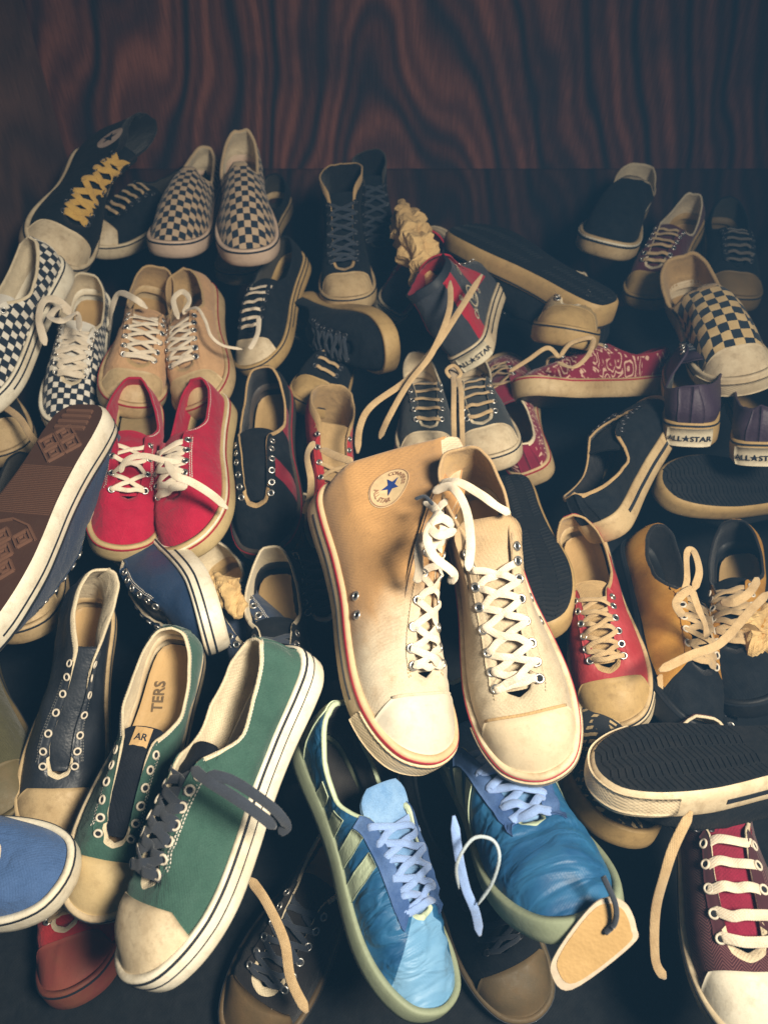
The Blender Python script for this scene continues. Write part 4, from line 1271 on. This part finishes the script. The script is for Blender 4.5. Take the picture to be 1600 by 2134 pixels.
# 42 upturned black with cream sidewall
s = SH(42, 'low_top_sneaker', 'black shoe lying upside down with a clean cream sidewall, right edge above the maroon sneaker', 'low', 1,
       [((0, .29, .016), 1242, 1610), ('heel', 1690, 1440, 40), ((-.047, .2, .030), 1400, 1690, 20)], .20, 195, pw=3)
laced(s, BK, RB_CREAM, lace=None, stripe=None, cap=False, lines=[(.10, .62, .0095, .0145, PIPE_BK)], bumper=RB_DIAM, lining=BKL, rim=BK, insole=INS_DK, metal=DARKM)
# 43 woven print
s = SH(43, 'low_top_sneaker', 'black shoe with a tan woven print and yellow sole, right of the blue trainers', 'slip', 1,
       [('toe', 1300, 1764), ('ht', 1080, 1440, 60), ('bx-', 1330, 1650)], .07, 0, cat='slip-on shoe')
s.upper(aztec((.020, .022, .026), (.46, .34, .18)), None, LIN_DK, LIN_DK); s.make_sole(RB_OLD, SOLE_GUM, None, insole=INS_DK)
# 44 maroon herringbone, bottom right
HB = herring((.055, .016, .022), (.17, .07, .07))
s = SH(44, 'low_top_sneaker', 'big maroon herringbone sneaker with cream laces, bottom right corner', 'low', 1,
       [('toe', 1592, 2215), ('bx+', 1415, 1960), ('thr', 1530, 1945, 12), ('ht', 1455, 1560, 40)], .07, 0, s0=.98, ws=.015, wz=.008, pitch0=4)
laced(s, HB, RB_CREAM, capmat=RB_WHITE, lace=LACE_W, n=5, style='bar', metal=PAINTM, tongue=canvas((.22, .010, .035), .4, name='dark_pink_tongue'), lw=.0085, lh=.006)
# 46, 47 blue trainers
SATB = satin((.010, .070, .18), (.05, .22, .42))
SUEB = suede((.040, .085, .22), (.10, .17, .34))
SUEL = satin((.13, .30, .50), (.24, .43, .62))
MINT = leather((.46, .54, .38), .45, name='pale_green_leather', dirt=.2)
TRS = rubber((.27, .31, .21), .35, (.12, .14, .07), name='pale_green_rubber')
def trainer(s, q_out):
    s.upper([SATB, SUEL, MINT], lambda q, a, t: (1 if (a > .84 and q_out > 0) else 0), LIN_DK, MINT, th=.005)
    s.make_sole(TRS, SOLE_GUM, None, insole=INS_DK)
    # heel counter, eyestays, three side stripes, toe guard
    for q in (1, -1):
        s.patch('eyestay', q, lambda u, v: .455+.345*u, lambda u, v: 1-.003-(.27+.06*u)*v, SUEB, th=.0016, off=.0012, n=(22, 6))
        s.patch('heel_counter', q, lambda u, v: .001+.15*u*(1-.45*v), lambda u, v: .02+.93*v, MINT, th=.0016, off=.0012)
        for i in range(4):
            a0 = .265+.094*i
            s.patch('side_stripe', q, lambda u, v, a0=a0: a0+.050*u-.01*(1-v), lambda u, v, i=i: .02+(.74-.03*i)*v, MINT, th=.0010, off=.0010)
    s.tongue(suede((.12, .24, .44), (.24, .38, .58), name='tongue_suede'), ext=.03, thick=.005, lift=.004, width=.003)
    s.eyelets(6, METAL, HOLE, a0=.775, a1=.50, ring=False, margin=.008)
    s.lace(LACE_BL, 'cross', w=.0068, th=.0022, h=.005)
s = SH(46, 'running_trainer', 'blue satin trainer with three pale green side stripes, left of the blue pair, toe blurred', 'trainer', -1,
       [('toe', 893, 2120), ('ht', 688, 1480), ('bx+', 745, 1965), ('hx+', 645, 1640)], .12, -34, 'blue trainers', pw=3, cat='trainer', na=52, nt=18, wrinkle=.0030, sole_h=.8)
trainer(s, 1); BLUE_L = s
s = SH(47, 'running_trainer', 'blue satin trainer with a pale rubber toe guard, right of the blue pair', 'trainer', 1,
       [('toe', 1208, 1942), ('ht', 815, 1390, 22), ('bx-', 1262, 1780), ('bx+', 985, 1850)], .10, -14, 'blue trainers', cat='trainer', na=52, nt=18, wrinkle=.0030, sole_h=.72, spring=.008)
trainer(s, -1); BLUE_R = s
s.toe_cap(TRS, y0=.272, curve=.02, th=.003)
# 48, 49 green pair
GRN = canvas((.036, .088, .068), .55, (.02, .055, .042), name='green_canvas', sheen=.35)
s = SH(48, 'low_top_sneaker', 'green canvas sneaker with its opening toward us, left one of the green pair', 'low', -1,
       [('toe', 210, 1918), ('ht', 375, 1290), ('hT+', 270, 1420)], .10, 0, 'green canvas pair', squash=(.42, 0), pitch0=-28, wp=4, pw=4, na=48, nt=15, wrinkle=.0026)
laced(s, GRN, RB_CREAM, capmat=rubber((.55, .42, .22), .4, name='khaki_cap'), lace=None, n=6, rim=LINING, tongue=NB, rows=True, metal=PAINTM)
s = SH(49, 'low_top_sneaker', 'green canvas sneaker with black laces and white sole edge, right of the green pair', 'low', 1,
       [('toe', 300, 2062), ('ht', 520, 1345), ('hT-', 625, 1420)], .12, 30, 'green canvas pair', squash=(.42, 0), pitch0=-28, wp=4, pw=4, na=48, nt=15, wrinkle=.0026)
laced(s, GRN, RB_WHITE, capmat=RB_CREAM, lace=LACE_BK, n=7, rim=LINING, tongue=NB, rows=True, metal=PAINTM, lines=[(0, 1, .0125, .0131, INK)], lw=.008)
GREEN_R = s
# 50 blue low at left edge
BLC = canvas((.055, .11, .25), .25, (.03, .05, .12), name='blue_canvas')
s = SH(50, 'low_top_sneaker', 'blue canvas sneaker with a white striped sole, cut by the left edge at the bottom', 'low', 1,
       [((0, .29, .018), 152, 1845), ((0, 0, .0), -240, 1880, 40)], .15, 0, pitch0=-8, wp=3)
laced(s, BLC, RB_WHITE, lace=LACE_W, n=6, style='bar', rows=True, lines=[(.1, .70, .016, .0195, plain((.03, .05, .11), .6, name='navy_line'))], cap=False)
# 51 black leather high top
LEA = leather((.022, .026, .034), .42, name='black_leather', dirt=.25)
s = SH(51, 'high_top_sneaker', 'black leather high top with tan toe and cream lining, left of the green pair', 'high', -1,
       [('toe', 112, 1718), ('cap', 120, 1665), ('HT', 165, 1165), ('bx+', 55, 1610)], .07, -6, cat='high top', squash=(.38, 0), lz=.07, lean=(.45, 0), slop=.009, warp=lambda P: squeeze(P, .75), na=44, nt=14)
laced(s, LEA, RB_TAN, lace=None, n=7, a1=.49, lining=LINING, rim=LINING, tongue=LEA, rows=True, metal=PAINTM, smat=STITCH_D)
# 52 navy leather on its side
NAVL = leather((.020, .042, .095), .36, name='navy_leather', dirt=.3)
s = SH(52, 'low_top_sneaker', 'navy leather sneaker on its side with its white sole turned right, above the green pair', 'low', 1,
       [((0, .002, .018), 285, 1072), ((0, .29, .02), 462, 1330), ('ht', 196, 1128)], .14, 66)
laced(s, NAVL, RB_WHITE, lace=None, n=6, lining=LINING, rim=LINING, stripe=PIPE_BK, lines=[(.0, 1, .0105, .0125, PIPE_BK)], cap=False, rows=True)
# 53 navy opening with stuffing
s = SH(53, 'low_top_sneaker', 'navy sneaker with a cream edged opening stuffed with brown paper, above the right green one', 'low', 1,
       [('ht', 425, 1135), ('toe', 600, 1440), ('bx+', 500, 1420)], .05, 8)
laced(s, NAVC, RB_OLD, cap=False, lace=None, lining=LINING, rim=LINING, stripe=None, rows=True, insole=LIN_TAN)
NAVY_O = s
# 54 shoes low down at the front edge
s = SH(54, 'low_top_sneaker', 'pinkish red sneaker low at the front, blurred beside the green toe', 'low', 1,
       [('toe', 150, 2095), ('heel', 300, 1700, 60), ('bx+', 108, 1990)], -.03, -20)
laced(s, RED2, rubber((.20, .05, .04), .4, name='pink_rubber'), lace=LACE_T, capmat=rubber((.30, .07, .055), .3, name='pink_rubber_cap'))
s = SH(55, 'low_top_sneaker', 'dark sneaker with a dull khaki toe, deep in the pile below the blue trainers', 'low', 1,
       [('toe', 1095, 2125), ('heel', 930, 1700, 60), ('cap', 1062, 2010)], -.08, 0)
laced(s, BK, rubber((.10, .075, .04), .4, name='khaki_toe_rubber'), lace=LACE_BK, lining=BKL, rim=BK, insole=INS_DK, metal=DARKM)
s = SH(56, 'low_top_sneaker', 'dark brown sneaker with a khaki toe at the bottom edge, right of the green toe', 'low', 1,
       [('toe', 500, 2165), ('heel', 680, 1720, 60), ('cap', 525, 2115, 15)], -.08, 0)
laced(s, canvas((.016, .014, .014), .4, name='brown_canvas'), rubber((.11, .075, .035), .4, name='dull_khaki_rubber'), lace=LACE_BK)
# 57 olive at the left edge
s = SH(57, 'low_top_sneaker', 'olive sneaker mostly cut by the left edge, beside the black leather high top', 'low', 1,
       [('toe', 12, 1740), ('heel', -50, 1390, 40)], .04, 0)
laced(s, canvas((.07, .065, .03), .4, name='olive_canvas'), rubber((.10, .085, .04), .4, name='olive_rubber'), lace=None)
# 58 under the brown sole
s = SH(58, 'low_top_sneaker', 'sneaker with a tan toe just below the brown upturned sole', 'low', 1,
       [('toe', 45, 1345), ('heel', 90, 1080, 40)], .07, 0)
laced(s, BK, RB_TAN, lace=None, lining=BKL, rim=BK, insole=INS_DK, metal=DARKM)
# 59 tan with laces at left edge
s = SH(59, 'low_top_sneaker', 'tan sneaker with loose laces at the left edge, under the white checkered one', 'low', 1,
       [('toe', 20, 975), ('heel', -60, 740, 40)], .07, 0)
laced(s, BK, RB_TAN, lace=LACE_T, lining=BKL, rim=BK, insole=INS_DK, metal=DARKM)
# dark ones in the middle gap
for k, lms, z, lab in ((60, [('toe', 590, 1640), ('ht', 575, 1190, 40)], .04, 'plain black canvas sneaker deep in the gap left of the cream high tops'),
                       (61, [('toe', 700, 1420), ('ht', 640, 1140, 40)], .02, 'black sneaker hidden in shadow under the left cream high top'),
                       (62, [('toe', 1480, 1700), ('ht', 1420, 1420, 40)], .03, 'black sneaker in shadow under the mustard pair')):
    s = SH(k, 'low_top_sneaker', lab, 'low', 1, lms, z, 0)
    laced(s, BK, SOLE_DK, cap=False, lace=LACE_BK)
# ================================================================== loose things and finishing detail
def free_lace(name, pts, mat, parent=None, w=.0075, th=.0011, label=None, cat='shoelace', tilt=(0, -.5, .85), group=None, taper=.05, n=10, seed=3, twist=.5):
    """pts: (photo x, photo y, height) -> flat lace through those places"""
    P = np.array([at(*p) for p in pts])
    m = len(P)*n
    Ps = crom(P, m)
    rr = np.random.RandomState(seed)
    N0 = unit(np.array([tilt]*len(P))+rr.normal(size=(len(P), 3))*twist*.5)
    Ns = unit(crom(N0, m))
    if parent is not None:
        Mi = np.linalg.inv(parent.M)
        Ps = Ps @ Mi[:3, :3].T + Mi[:3, 3]; Ns = unit(Ns @ Mi[:3, :3].T)
    V, F = ribbon(Ps, Ns, w, th, taper)
    o = part(name, V, F, mat, parent.e if parent else None)
    if label: thing(o, label, cat, group)
    return o

# ---- tread of the upturned brown sole
s = BROWN13
TRD = rubber((.17, .085, .052), .25, (.14, .08, .05), name='tread_rubber', rough=.4)
V = []; F = []
def bar(x0, y0, x1, y1, w=.0022, h=.0018, z0=.0004):
    d = np.array([x1-x0, y1-y0]); l = np.linalg.norm(d); d /= l; n = np.array([-d[1], d[0]])*w/2
    c = len(V)
    for (x, y) in ((x0, y0), (x1, y1)):
        zz = float(s.zb(np.array(y)))+z0
        for q, hh in ((-1, 0), (-.6, -h), (.6, -h), (1, 0)):
            V.append((x+n[0]*q, y+n[1]*q, zz+hh))
    F.extend([(c, c+1, c+5, c+4), (c+1, c+2, c+6, c+5), (c+2, c+3, c+7, c+6), (c, c+3, c+2, c+1), (c+4, c+5, c+6, c+7)])
def flush(name):
    global V, F
    o = part(name, V, F, TRD, s.e and s.sole, smooth=False); V = []; F = []
    return o
def half_w(y):
    a = np.linspace(0, 1, 60); ox, oy, _, _ = s.O(np.ones(60), a); ix, iy, _, _ = s.O(-np.ones(60), a)
    return np.interp(y, oy, ox)-.005, np.interp(y, iy, ix)+.005
for i in range(4):
    y = .016+.0078*i; hi, lo = half_w(y)
    for k in range(2): bar(lo*.62, y+.002*k, hi*.62, y+.002*k, .0030, .0030)
    flush('tread_ridge')
def diamond(cx, cy, r, inner=True):
    for k, rr in enumerate((r, r*.45) if inner else (r,)):
        pts = [(cx, cy-rr), (cx+rr, cy), (cx, cy+rr), (cx-rr, cy)]
        for p, q in zip(pts, pts[1:]+pts[:1]): bar(*p, *q, .0027, .0032-.0006*k)
    flush('tread_diamond')
for cx, cy in ((-.013, .062), (.013, .062), (0, .075), (0, .049)):
    diamond(cx, cy, .0115)
yy = .092
while yy < .150:
    hi, lo = half_w(yy); bar(lo, yy, hi, yy, .0012, .0010); yy += .0022
o = flush('tread_ribs'); o["kind"] = "stuff"
for q in (1, -1):
    P_ = [(q*.036*math.sin(t), .182-.026*math.cos(t)) for t in np.linspace(-.2, 1.5, 10)]
for p, q in zip([(-.034, .178), (-.02, .163), (0, .157), (.02, .163), (.036, .178)], [(-.02, .163), (0, .157), (.02, .163), (.036, .178), (.036, .178001)]):
    if p != q: bar(*p, *q, .003, .0022)
flush('tread_arc')
for r_ in range(6):
    for c_ in range(-2, 3):
        cx = c_*.022+(.011 if r_ % 2 else 0); cy = .178+r_*.0165
        hi, lo = half_w(min(cy, .284))
        if lo+.008 < cx < hi-.008: diamond(cx, cy, .0098)

# ---- shallow ribs on the other upturned outsoles
for k_ in (21, 35, 38, 42):
    s = POSES[k_]; yy = .012
    while yy < .283:
        hi, lo = half_w(yy)
        if not .105 < yy < .135:
            for c_ in range(5):
                x0 = lo+(hi-lo)*c_/5; x1 = lo+(hi-lo)*(c_+1)/5
                bar(x0+.001, yy-.0016*(1 if c_ % 2 else -1), x1-.001, yy+.0016*(1 if c_ % 2 else -1), .0022, .0016)
        yy += .0062
    o = part('tread_ribs', V, F, SOLE_DK, s.sole, smooth=False); o["kind"] = "stuff"; V = []; F = []

# ---- crumpled paper wad
def wad(name, pts, radii, mat, label, seed=1, m=56, k=30, amp=.42):
    P = crom(np.array([at(*p) for p in pts]), m)
    rr = crom(np.stack([radii, radii, radii], 1), m)[:, 0]
    T = unit(np.gradient(P, axis=0)); A = unit(np.cross(T, [0.2, .9, .3])); B = np.cross(T, A)
    nz = Noise(seed, 90, 8); n2 = Noise(seed+1, 300, 12)
    G = np.zeros((m, k, 3))
    for j in range(k):
        a = j*2*math.pi/k+np.linspace(0, 3.2, m)
        D = A*np.cos(a)[:, None]+B*np.sin(a)[:, None]
        Q = P+D*rr[:, None]
        r2 = rr*(.66+.42*np.abs(np.sin(j*2*math.pi/k*2+np.linspace(0, 6, m)*.5))**.6)*(1+amp*(np.abs(nz(Q))*-1.1+.4)+amp*.28*(np.abs(n2(Q))*-1.0+.3))
        G[:, j] = P+D*r2[:, None]
    G[0] = G[0].mean(0)+(G[0]-G[0].mean(0))*.15; G[-1] = G[-1].mean(0)+(G[-1]-G[-1].mean(0))*.15
    F = []
    for i in range(m-1):
        for j in range(k):
            F.append((i*k+j, i*k+(j+1) % k, (i+1)*k+(j+1) % k, (i+1)*k+j))
    F += [tuple(range(k))[::-1], tuple((m-1)*k+j for j in range(k))]
    o = part(name, G.reshape(-1, 3), F, mat, smooth=False)
    return thing(o, label, 'crumpled paper')
PAPER = canvas((.62, .42, .19), .5, (.30, .17, .06), name='packing_paper', sheen=.05)
wad('crumpled_paper', [(838, 430, .23), (850, 470, .24), (868, 520, .24), (880, 560, .23), (905, 600, .22), (912, 625, .20)], [.012, .026, .030, .026, .022, .012], PAPER, 'twisted wad of tan packing paper standing up beside the big upturned black sole', 5)
wad('crumpled_paper', [(445, 1195, .09), (470, 1225, .09), (490, 1255, .085), (500, 1290, .08)], [.008, .016, .015, .008], PAPER, 'brown paper stuffed inside the navy sneaker above the green pair', 9)
wad('crumpled_paper', [(1600, 1270, .10), (1575, 1320, .10), (1590, 1350, .09), (1630, 1340, .09)], [.010, .022, .022, .012], PAPER, 'scrap of crumpled paper at the right edge below the mustard sneakers', 13)

# ---- long lace draped from the black and red high top
S19 = POSES[19]
free_lace('lace', [(1004, 572, .285), (955, 650, .275), (905, 725, .25), (850, 790, .22), (775, 845, .21), (750, 890, .19), (745, 945, .16)], LACE_T, S19, w=.0085, twist=.25)
free_lace('lace', [(938, 585, .285), (935, 650, .275), (900, 735, .25), (850, 800, .228), (810, 870, .20), (790, 915, .17)], LACE_T, S19, w=.0078, twist=.25, seed=6)
# tan pair: looping ends
S8, S9 = POSES[8], POSES[9]
free_lace('loose_lace', [(308, 643, .225), (280, 622, .24), (248, 612, .23), (232, 650, .20), (228, 690, .16)], LACE_W, S8, w=.009, taper=.1)
free_lace('loose_lace', [(382, 650, .22), (410, 642, .24), (428, 668, .235), (440, 700, .225), (465, 720, .215), (505, 728, .205)], LACE_W, S9, w=.0045, twist=.2)
free_lace('loose_lace', [(382, 655, .22), (395, 625, .235), (380, 608, .24), (362, 625, .235), (372, 665, .225)], LACE_W, S9, w=.008)
# black sneaker with one bar lace running to the toe
free_lace('loose_lace', [(540, 660, .20), (538, 690, .195), (530, 712, .19), (520, 728, .185)], LACE_W, POSES[10], w=.008, twist=.2)
# white tangle on the checkered shoe
S7 = POSES[7]
free_lace('loose_lace', [(150, 650, .23), (118, 625, .245), (92, 628, .245), (82, 665, .235), (95, 720, .215)], LACE_W, S7, w=.011)
free_lace('loose_lace', [(150, 655, .235), (125, 640, .25), (105, 660, .25), (130, 668, .25), (160, 655, .24), (168, 690, .235)], LACE_W, S7, w=.010, seed=8)
# red right shoe: lace end with a hard tip lying across its side
S12 = POSES[12]
free_lace('loose_lace', [(250, 985, .215), (265, 958, .23), (300, 950, .235), (345, 960, .235), (378, 962, .232)], LACE_W, S12, w=.007, twist=.2)
free_lace('loose_lace', [(345, 958, .235), (365, 990, .232), (400, 1005, .225), (440, 1030, .21), (475, 1060, .185)], LACE_W, S12, w=.009, twist=.3, taper=.1)
# cream pair: knot and trailing ends
S32, S33 = CREAM_L, CREAM_R
for k, pts in enumerate([
        [(885, 1045, .31), (905, 1060, .325), (925, 1100, .325), (905, 1130, .32), (888, 1160, .31)],
        [(930, 1040, .315), (905, 1075, .33), (890, 1120, .328), (905, 1160, .322), (945, 1195, .312), (935, 1215, .30)],
        [(900, 1025, .315), (940, 1015, .33), (970, 1060, .33), (980, 1130, .325), (975, 1190, .312)],
        [(915, 1010, .315), (950, 1003, .33), (1000, 1030, .328), (1035, 1055, .318), (1062, 1070, .31)],
        [(880, 1110, .315), (872, 1150, .31), (873, 1185, .295), (868, 1215, .28)],
        [(945, 1095, .325), (920, 1080, .335), (895, 1095, .33), (915, 1115, .332), (950, 1105, .325)]]):
    free_lace('knotted_lace', pts, LACE_W, S33, w=.0075, seed=20+k, twist=.55)
free_lace('cord', [(865, 1040, .325), (885, 1035, .33), (902, 1052, .33)], LACE_BK, S32, w=.003, th=.002)
# green right shoe: black ends lying over its side
S49 = GREEN_R
free_lace('loose_lace', [(400, 1600, .265), (430, 1625, .268), (470, 1650, .264), (530, 1690, .25), (575, 1725, .228)], LACE_BK, S49, w=.0082, twist=.2)
free_lace('loose_lace', [(432, 1612, .27), (480, 1625, .27), (530, 1655, .262), (575, 1690, .246), (597, 1722, .23), (580, 1735, .222)], LACE_BK, S49, w=.0076, twist=.2, seed=5)
# blue pair: thin cord loop and a hanging lace
free_lace('cord_loop', [(955, 1850, .17), (952, 1800, .20), (985, 1748, .215), (1025, 1750, .21), (1040, 1785, .205), (1025, 1840, .185), (995, 1885, .165)], cotton((.42, .50, .56), 'cord_cotton'), POSES[47], w=.0022, th=.002, twist=.1)
free_lace('loose_lace', [(945, 1700, .21), (955, 1780, .19), (970, 1850, .17), (990, 1900, .155), (1000, 1950, .13)], LACE_BL, POSES[46], w=.008, twist=.3, taper=.08)
# grey pair: two ends hanging between the toes
for k, (x0, x1) in enumerate(((945, 945), (958, 962))):
    free_lace('hanging_lace', [(940, 765, .20), (x0, 800, .215), (x1, 870, .205), (x1+2, 955, .15)], LACE_T, POSES[29+k], w=.007, twist=.2, seed=31+k)
free_lace('lace_ring', [(940, 790, .21), (930, 772, .215), (945, 762, .218), (960, 778, .215), (950, 792, .212)], LACE_T, POSES[29], w=.005, twist=.2)
# red high top: laces out of the top eyelets
S31 = POSES[31]
free_lace('loose_lace', [(655, 920, .20), (640, 950, .205), (648, 1000, .20), (645, 1040, .19), (632, 1070, .17)], LACE_T, S31, w=.009)
free_lace('loose_lace', [(668, 935, .20), (700, 950, .205), (735, 962, .21)], LACE_T, S31, w=.010)
# bandana shoe bow
S27 = POSES[27]
free_lace('bow', [(1165, 745, .20), (1190, 715, .215), (1235, 705, .215), (1225, 740, .21), (1195, 765, .205), (1160, 755, .20)], LACE_T, S27, w=.006)
free_lace('bow', [(1165, 745, .20), (1140, 725, .21), (1100, 750, .195), (1060, 775, .18)], LACE_T, S27, w=.006, seed=9)
# mustard pair: bow and the long end
S40, S41 = POSES[40], POSES[41]
for k, pts in enumerate([
        [(1412, 1255, .17), (1430, 1215, .185), (1430, 1155, .19), (1445, 1150, .19), (1456, 1190, .19), (1445, 1230, .185)],
        [(1445, 1225, .185), (1420, 1240, .187), (1408, 1260, .18), (1422, 1285, .165)],
        [(1440, 1228, .185), (1455, 1270, .178), (1468, 1300, .165), (1472, 1330, .15)]]):
    free_lace('bow', pts, LACE_T, S40, w=.0085, seed=40+k)
free_lace('loose_lace', [(1600, 1235, .17), (1560, 1275, .175), (1500, 1340, .178), (1440, 1365, .178), (1372, 1398, .17)], LACE_T, S41, w=.009, twist=.2)
free_lace('loose_lace', [(1580, 1205, .18), (1560, 1235, .185), (1530, 1255, .18), (1500, 1255, .17)], LACE_T, S41, w=.009, twist=.2)
# long loose laces low in the pile
free_lace('shoelace', [(1440, 1690, .19), (1405, 1760, .17), (1385, 1820, .15), (1365, 1900, .11), (1365, 2000, .07), (1385, 2040, .05)], LACE_T, None, w=.008, label='long tan lace hanging down left of the maroon sneaker', twist=.2)
free_lace('shoelace', [(520, 1830, .05), (555, 1880, .05), (592, 1960, .035), (606, 2040, .02), (640, 2110, .0)], LACE_T, None, w=.009, label='tan lace lying in shadow right of the green toe', twist=.2)
free_lace('shoelace', [(1375, 1405, .10), (1385, 1450, .09), (1410, 1480, .07)], LACE_T, None, w=.009, label='tan lace end dropping into shadow below the red leather sneaker', twist=.2)
free_lace('shoelace', [(-10, 835, .15), (40, 870, .15), (70, 915, .14), (120, 960, .12)], LACE_T, None, w=.009, label='tan lace at the left edge beside the brown tread', twist=.2)

# ---- hang tag
def tag_shape():
    c = np.array([at(1190, 2060, .12), at(1340, 1940, .16), at(1330, 1890, .17), at(1170, 2040, .12)])
    ux = unit(c[1]-c[0]); n = unit(np.array([-.1, -.75, .65])); n = unit(n-ux*(n @ ux)); uy = np.cross(n, ux)
    return c[0], ux, uy, n
p0, ux, uy, nn = tag_shape()
out = [(0, 0), (.055, -.002), (.066, .006), (.072, .022), (.066, .034), (.050, .037), (.012, .028), (-.003, .018)]
o2 = crom(np.array([(x, y, 0) for x, y in out]), 48, closed=True)[:, :2]
def tagpoly(name, sc_, h0, h1, m_, parent=None):
    c = o2.mean(0); q = c+(o2-c)*sc_
    top = [p0+ux*x*1.05+uy*y*1.05+nn*h1 for x, y in q]; bot = [p0+ux*x*1.05+uy*y*1.05+nn*h0 for x, y in q]; k = len(q)
    F = [tuple(range(k)), tuple(range(2*k-1, k-1, -1))]+[(i, i+k, (i+1) % k+k, (i+1) % k) for i in range(k)]
    return part(name, top+bot, F, m_, parent, smooth=False)
tg = bpy.data.objects.new('hang_tag', None); COL.objects.link(tg); tg.empty_display_size = .02
thing(tg, 'tan hang tag with pale border and dark cord, right of the blue trainer toe', 'tag')
tagpoly('tag_border', 1.0, 0, .0014, plain((.66, .55, .42), .6, name='tag_border'), tg)
tagpoly('tag_face', .86, .0014, .0020, leather((.50, .32, .13), .6, name='tag_leather'), tg)
hole = p0+ux*.062+uy*.023+nn*.004
Pc = crom(np.array([hole-ux*.012-uy*.004, hole+nn*.004, hole+ux*.010+uy*.012+nn*.006, hole+ux*.016+uy*.030+nn*.002]), 24)
V_, F_ = tube(Pc, .0022, 7); part('tag_cord', V_, F_, LACE_BK, tg)

# ---- insole print and tongue label in the left green shoe
S48 = POSES[48]
def insole_print(s, txt, x, y, size, rot, m_):
    v, f = text_mesh(txt, size); v = np.array(v); c, q = math.cos(rot), math.sin(rot)
    P = [((a*c-b*q)+x, (a*q+b*c)+y, float(s.zb(np.array(y)))+.0175+.004*((x/.04)**2)) for a, b in v]
    return part('insole_lettering', P, f, m_, s.insole, smooth=False)
insole_print(S48, "TERS", .006, .07, .016, R(-82), plain((.13, .085, .04), .7, name='faded_print'))

# tongue label in the left green shoe
Ct, Nt = S48.tong_C, S48.tong_N
k_ = 12; tv = unit(Ct[k_+1]-Ct[k_-1]); nv = unit(Nt[k_]); xv = unit(np.cross(tv, nv)); ct = Ct[k_]+nv*.0022
def tl(name, poly, m_, h):
    v, f_ = poly
    return part(name, [ct+xv*a+tv*b+nv*(h-.10*abs(a)) for a, b in v], f_, m_, S48.tg, smooth=False)
lp, lf = [(x, y) for y in (-.011, .011) for x in np.linspace(-.009, .009, 7)], [(i, i+1, i+8, i+7) for i in range(6)]
tl('tongue_label', (lp, lf), leather((.50, .32, .14), .6, name='label_cloth'), .0012)
tl('label_lettering', text_mesh("AR", .010), INK, .0018)
